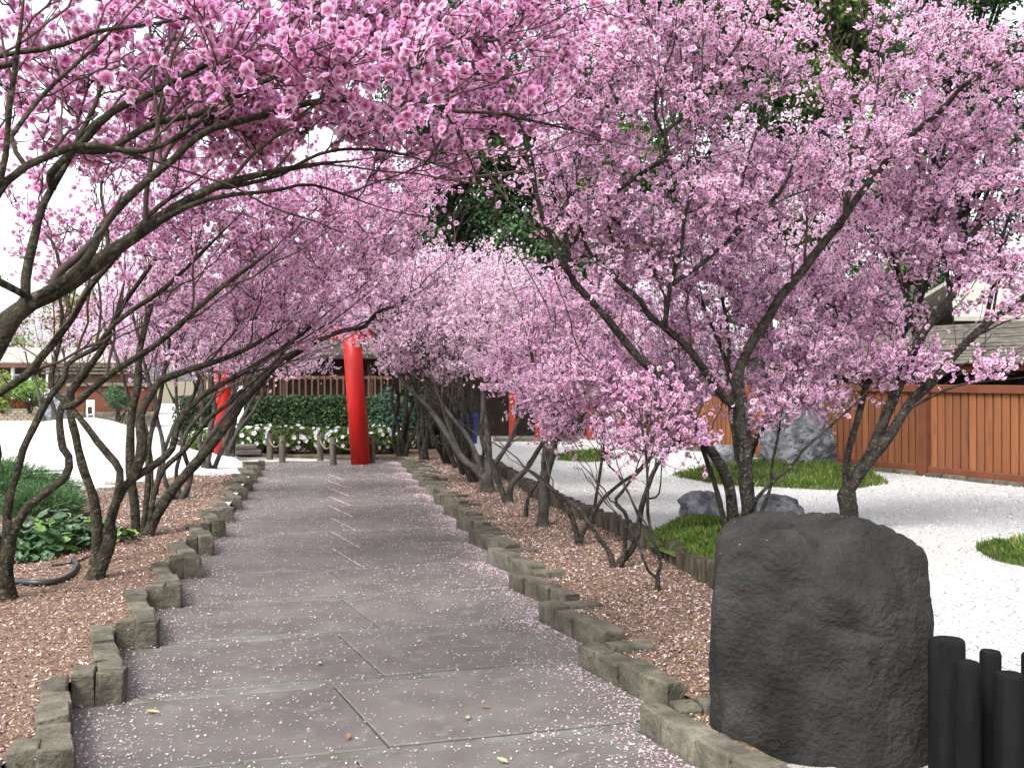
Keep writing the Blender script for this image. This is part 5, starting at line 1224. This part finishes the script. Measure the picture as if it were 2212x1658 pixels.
t.crown([(1240, 380, 7.90, .55, .6, .55, 72), (1350, 560, 8.20, .6, .6, .4, 66), (1430, 200, 7.80, .75, .6, .55, 105), (1620, 120, 7.80, .7, .6, .42, 66), (1480, 460, 8.10, .65, .6, .45, 80), (1640, 400, 8.30, .6, .6, .45, 66), (1500, 680, 8.60, .5, .5, .35, 42),
         (1800, 330, 8.30, .6, .6, .5, 56), (1260, 180, 7.70, .5, .6, .5, 48), (1380, 20, 7.80, .8, .6, .4, 60), (1960, 130, 8.10, .7, .6, .42, 50), (1700, 760, 8.70, .45, .4, .28, 36), (1560, 800, 8.8, .4, .4, .25, 28), (1650, 900, 8.6, .3, .3, .12, 12), (1280, 480, 8.00, .45, .5, .3, 36), (1720, 880, 8.60, .3, .3, .12, 9), (1580, 560, 8.40, .5, .5, .35, 40), (1640, 660, 8.80, .4, .5, .3, 28)],
        TINT_MID, lod=1, size=.046, twigs=5, per=7, singles=300, tl=(.12, .34), dens=.9)
b = G(1833, 1150, ZC); t = Tree('blossom tree with a cut stump and limbs leaning right, behind the top of the boulder', b, ZC, 'bark'); D = b[1]
t.limb([(1836, 1150), (1834, 1100), (1829, 1062), (1828, 1046)], D, D, 44, 40, True, 'trunk', grow_from=1)
t.limb([(1826, 1062), (1825, 1041), (1825, 1001), (1833, 961), (1855, 902), (1876, 830), (1916, 768), (1942, 735), (1990, 650), (2010, 560)], D, D + .3, 17, 8, part='stem', grow_from=.4)
t.limb([(1832, 1062), (1849, 1035), (1876, 988), (1908, 913), (1935, 845), (1956, 788), (1977, 744), (2022, 683), (2060, 629), (2070, 590), (2080, 545), (2103, 506), (2156, 456), (2230, 380)], D, D - .2, 27, 9, part='stem', grow_from=.4)
t.limb([(1838, 1062), (1855, 1028), (1895, 974), (1935, 915), (1966, 868), (2022, 816), (2076, 755), (2129, 704), (2183, 664), (2225, 632), (2320, 540)], D, D - .4, 26, 12, part='stem', grow_from=.4)
t.limb([(1930, 925), (1969, 882), (2050, 838), (2120, 822), (2212, 812)], D - .1, D - .4, 8, 4)
t.limb([(1976, 745), (1960, 660), (1930, 560), (1910, 470), (1905, 380)], D, D + .3, 12, 6)
t.limb([(2060, 629), (2030, 520), (2020, 420), (2040, 320), (2060, 220)], D - .2, D, 12, 5)
t.limb([(2129, 704), (2150, 600), (2160, 520), (2200, 420)], D - .3, D - .1, 12, 5)
t.limb([(1876, 830), (1850, 760), (1800, 700), (1760, 640)], D + .2, D + .3, 8, 4)
t.crown([(1790, 640, 9.15, .55, .5, .35, 64), (1930, 500, 9.05, .65, .6, .5, 86), (2080, 370, 8.75, .7, .6, .5, 92), (2160, 180, 8.55, .6, .6, .5, 60), (1980, 300, 8.95, .6, .6, .45, 56), (1760, 780, 9.15, .45, .4, .28, 40), (1890, 690, 9.15, .45, .5, .28, 44), (2080, 560, 8.85, .5, .5, .32, 44), (1960, 790, 8.85, .35, .35, .22, 22), (1700, 850, 8.9, .4, .35, .2, 26), (1850, 800, 9.0, .4, .35, .2, 26), (2150, 640, 8.55, .35, .4, .28, 18), (1800, 860, 9.05, .35, .35, .16, 20), (2120, 800, 8.45, .35, .3, .1, 8), (1850, 440, 9.35, .5, .5, .4, 36), (2250, 420, 8.65, .5, .6, .6, 40)],
        TINT_MID, lod=1, size=.047, twigs=5, per=7, singles=300, tl=(.10, .32), dens=.88)
b = np.array([3.55, 15.1])
auto_tree('blossom tree standing in the gravel behind the two big trees', b, ZC, 15.1, (-.1, -.8), 4, 4.6, [(1480, 620, 12.4, 1.0, .9, .7, 70), (1620, 540, 12.8, 1.2, .9, .9, 80), (1760, 600, 12.8, 1.1, .9, .7, 70), (1380, 690, 12.0, .8, .8, .6, 56), (1500, 760, 12.0, .7, .7, .4, 40), (1650, 330, 12.8, 1.3, .9, .8, 60)], TINT_PALE, 'bark', w=18, lod=2)

# ------------------------------------------------------------------ dark trees behind the garden
def back_tree(label, x, d, h, spread, n, pal, trunk_r, crown_lo, leaf=0.16, bark='bark', clumps=26, name='background_tree'):
    X = (x - CX) / FPX * d; root = empty(name, (X, d, 0), label=label, cat='tree', group='tall trees behind the garden')
    p = np.array([(0, 0, -.2), (rng.normal(0, .1), 0, h * .25), (rng.normal(0, .25), rng.normal(0, .2), h * .55), (rng.normal(0, .3), rng.normal(0, .3), h * .92)])
    q = catmull(p, 24); v, f, t = tube(q, np.linspace(trunk_r, trunk_r * .2, 24), 12); link('trunk', mesh_np('trunk', v, [f, t], M[bark], smooth=True), root)
    cen = []
    for k in range(clumps):
        z = h * rng.uniform(crown_lo, 1.0); a = rng.uniform(0, 6.28); rr = spread * math.sqrt(rng.random()) * (1.15 - .65 * (z / h - crown_lo) / (1 - crown_lo))
        c = np.array([rr * math.cos(a), rr * math.sin(a), z]); cen.append(c)
        j = int(np.clip(z / h * 24 * .8, 2, 22)); m_ = (q[j] + c) / 2 + np.array([0, 0, -.05 * h * rng.random()])
        v, f, t = tube(catmull([q[j], m_, c], 8), np.linspace(trunk_r * .32, trunk_r * .06, 8), 6); link('limb', mesh_np('limb', v, [f, t], M[bark], smooth=True), root)
    cen = np.array(cen); ci = rng.integers(0, clumps, n); rad = spread * rng.uniform(.22, .42, clumps)
    di = rand_dirs(n); pos = cen[ci] + di * (rad[ci] * rng.random(n) ** .5)[:, None] * [1, 1, .62]
    tone = 0.75 + .5 * rng.random(clumps)
    col = pick(n, pal, [1] * len(pal), .3) * tone[ci][:, None]
    fr = frames(di + [0, 0, .5] + rng.normal(0, .6, (n, 3)))
    link('foliage', scatter_mesh('foliage', LEAF, LEAFQ, pos, fr, leaf * rng.uniform(.6, 1.4, n), M['leaf'], None, col), root, kind='stuff')
DG = [(0.022, 0.05, 0.018), (0.04, 0.085, 0.025), (0.06, 0.11, 0.03), (0.015, 0.035, 0.014)]
OG = [(0.07, 0.12, 0.03), (0.10, 0.15, 0.04), (0.045, 0.08, 0.022), (0.13, 0.17, 0.05)]
back_tree('tall dark evergreen behind the middle of the path', 990, 32, 14.5, 2.9, 44000, DG, .36, .22, clumps=95)
back_tree('dark broad tree left of the tall evergreen, low behind the shelter', 830, 34, 6.4, 2.3, 13000, DG, .25, .2, clumps=34)
back_tree('tall olive-green tree whose brown trunk shows above the big blossom tree', 1490, 30, 16, 2.9, 26000, OG, .36, .34, clumps=64)
back_tree('dark tall conifer with bare brown trunk right of the olive tree', 1640, 28, 16, 2.7, 28000, DG, .42, .28, clumps=70)
back_tree('tall bright-green tree at the upper right with forking dark limbs', 1800, 27, 15, 2.7, 28000, OG, .36, .26, clumps=70)
back_tree('dark tree at the far right behind the blossom', 2070, 30, 15, 2.9, 26000, DG, .32, .18, clumps=70)
back_tree('dark tree behind the corridor roof at right', 1900, 26, 6.2, 1.9, 12000, DG, .2, .22, clumps=36)
back_tree('dark slim tree behind the middle blossom, right of the tall evergreen', 1250, 34, 15, 2.5, 24000, DG, .3, .26, clumps=64)
back_tree('dark full evergreen between the tall evergreen and the big right-hand crown', 1095, 37, 13, 2.8, 26000, DG, .3, .22, clumps=70)
back_tree('dark evergreen behind the gate shelter', 1180, 29, 6.2, 2.2, 9000, DG, .22, .15)
back_tree('yellowish tree far left above the porch house', 150, 48, 5.6, 2.4, 6000, [(0.28, 0.27, 0.07), (0.35, 0.33, 0.1), (0.2, 0.22, 0.06)], .2, .35, .2)
back_tree('pale green tree at the left edge behind the house', -40, 50, 6.5, 2.6, 6000, [(0.14, 0.22, 0.06), (0.2, 0.27, 0.08)], .22, .3, .2)
print('blossom triangles', tri_count)
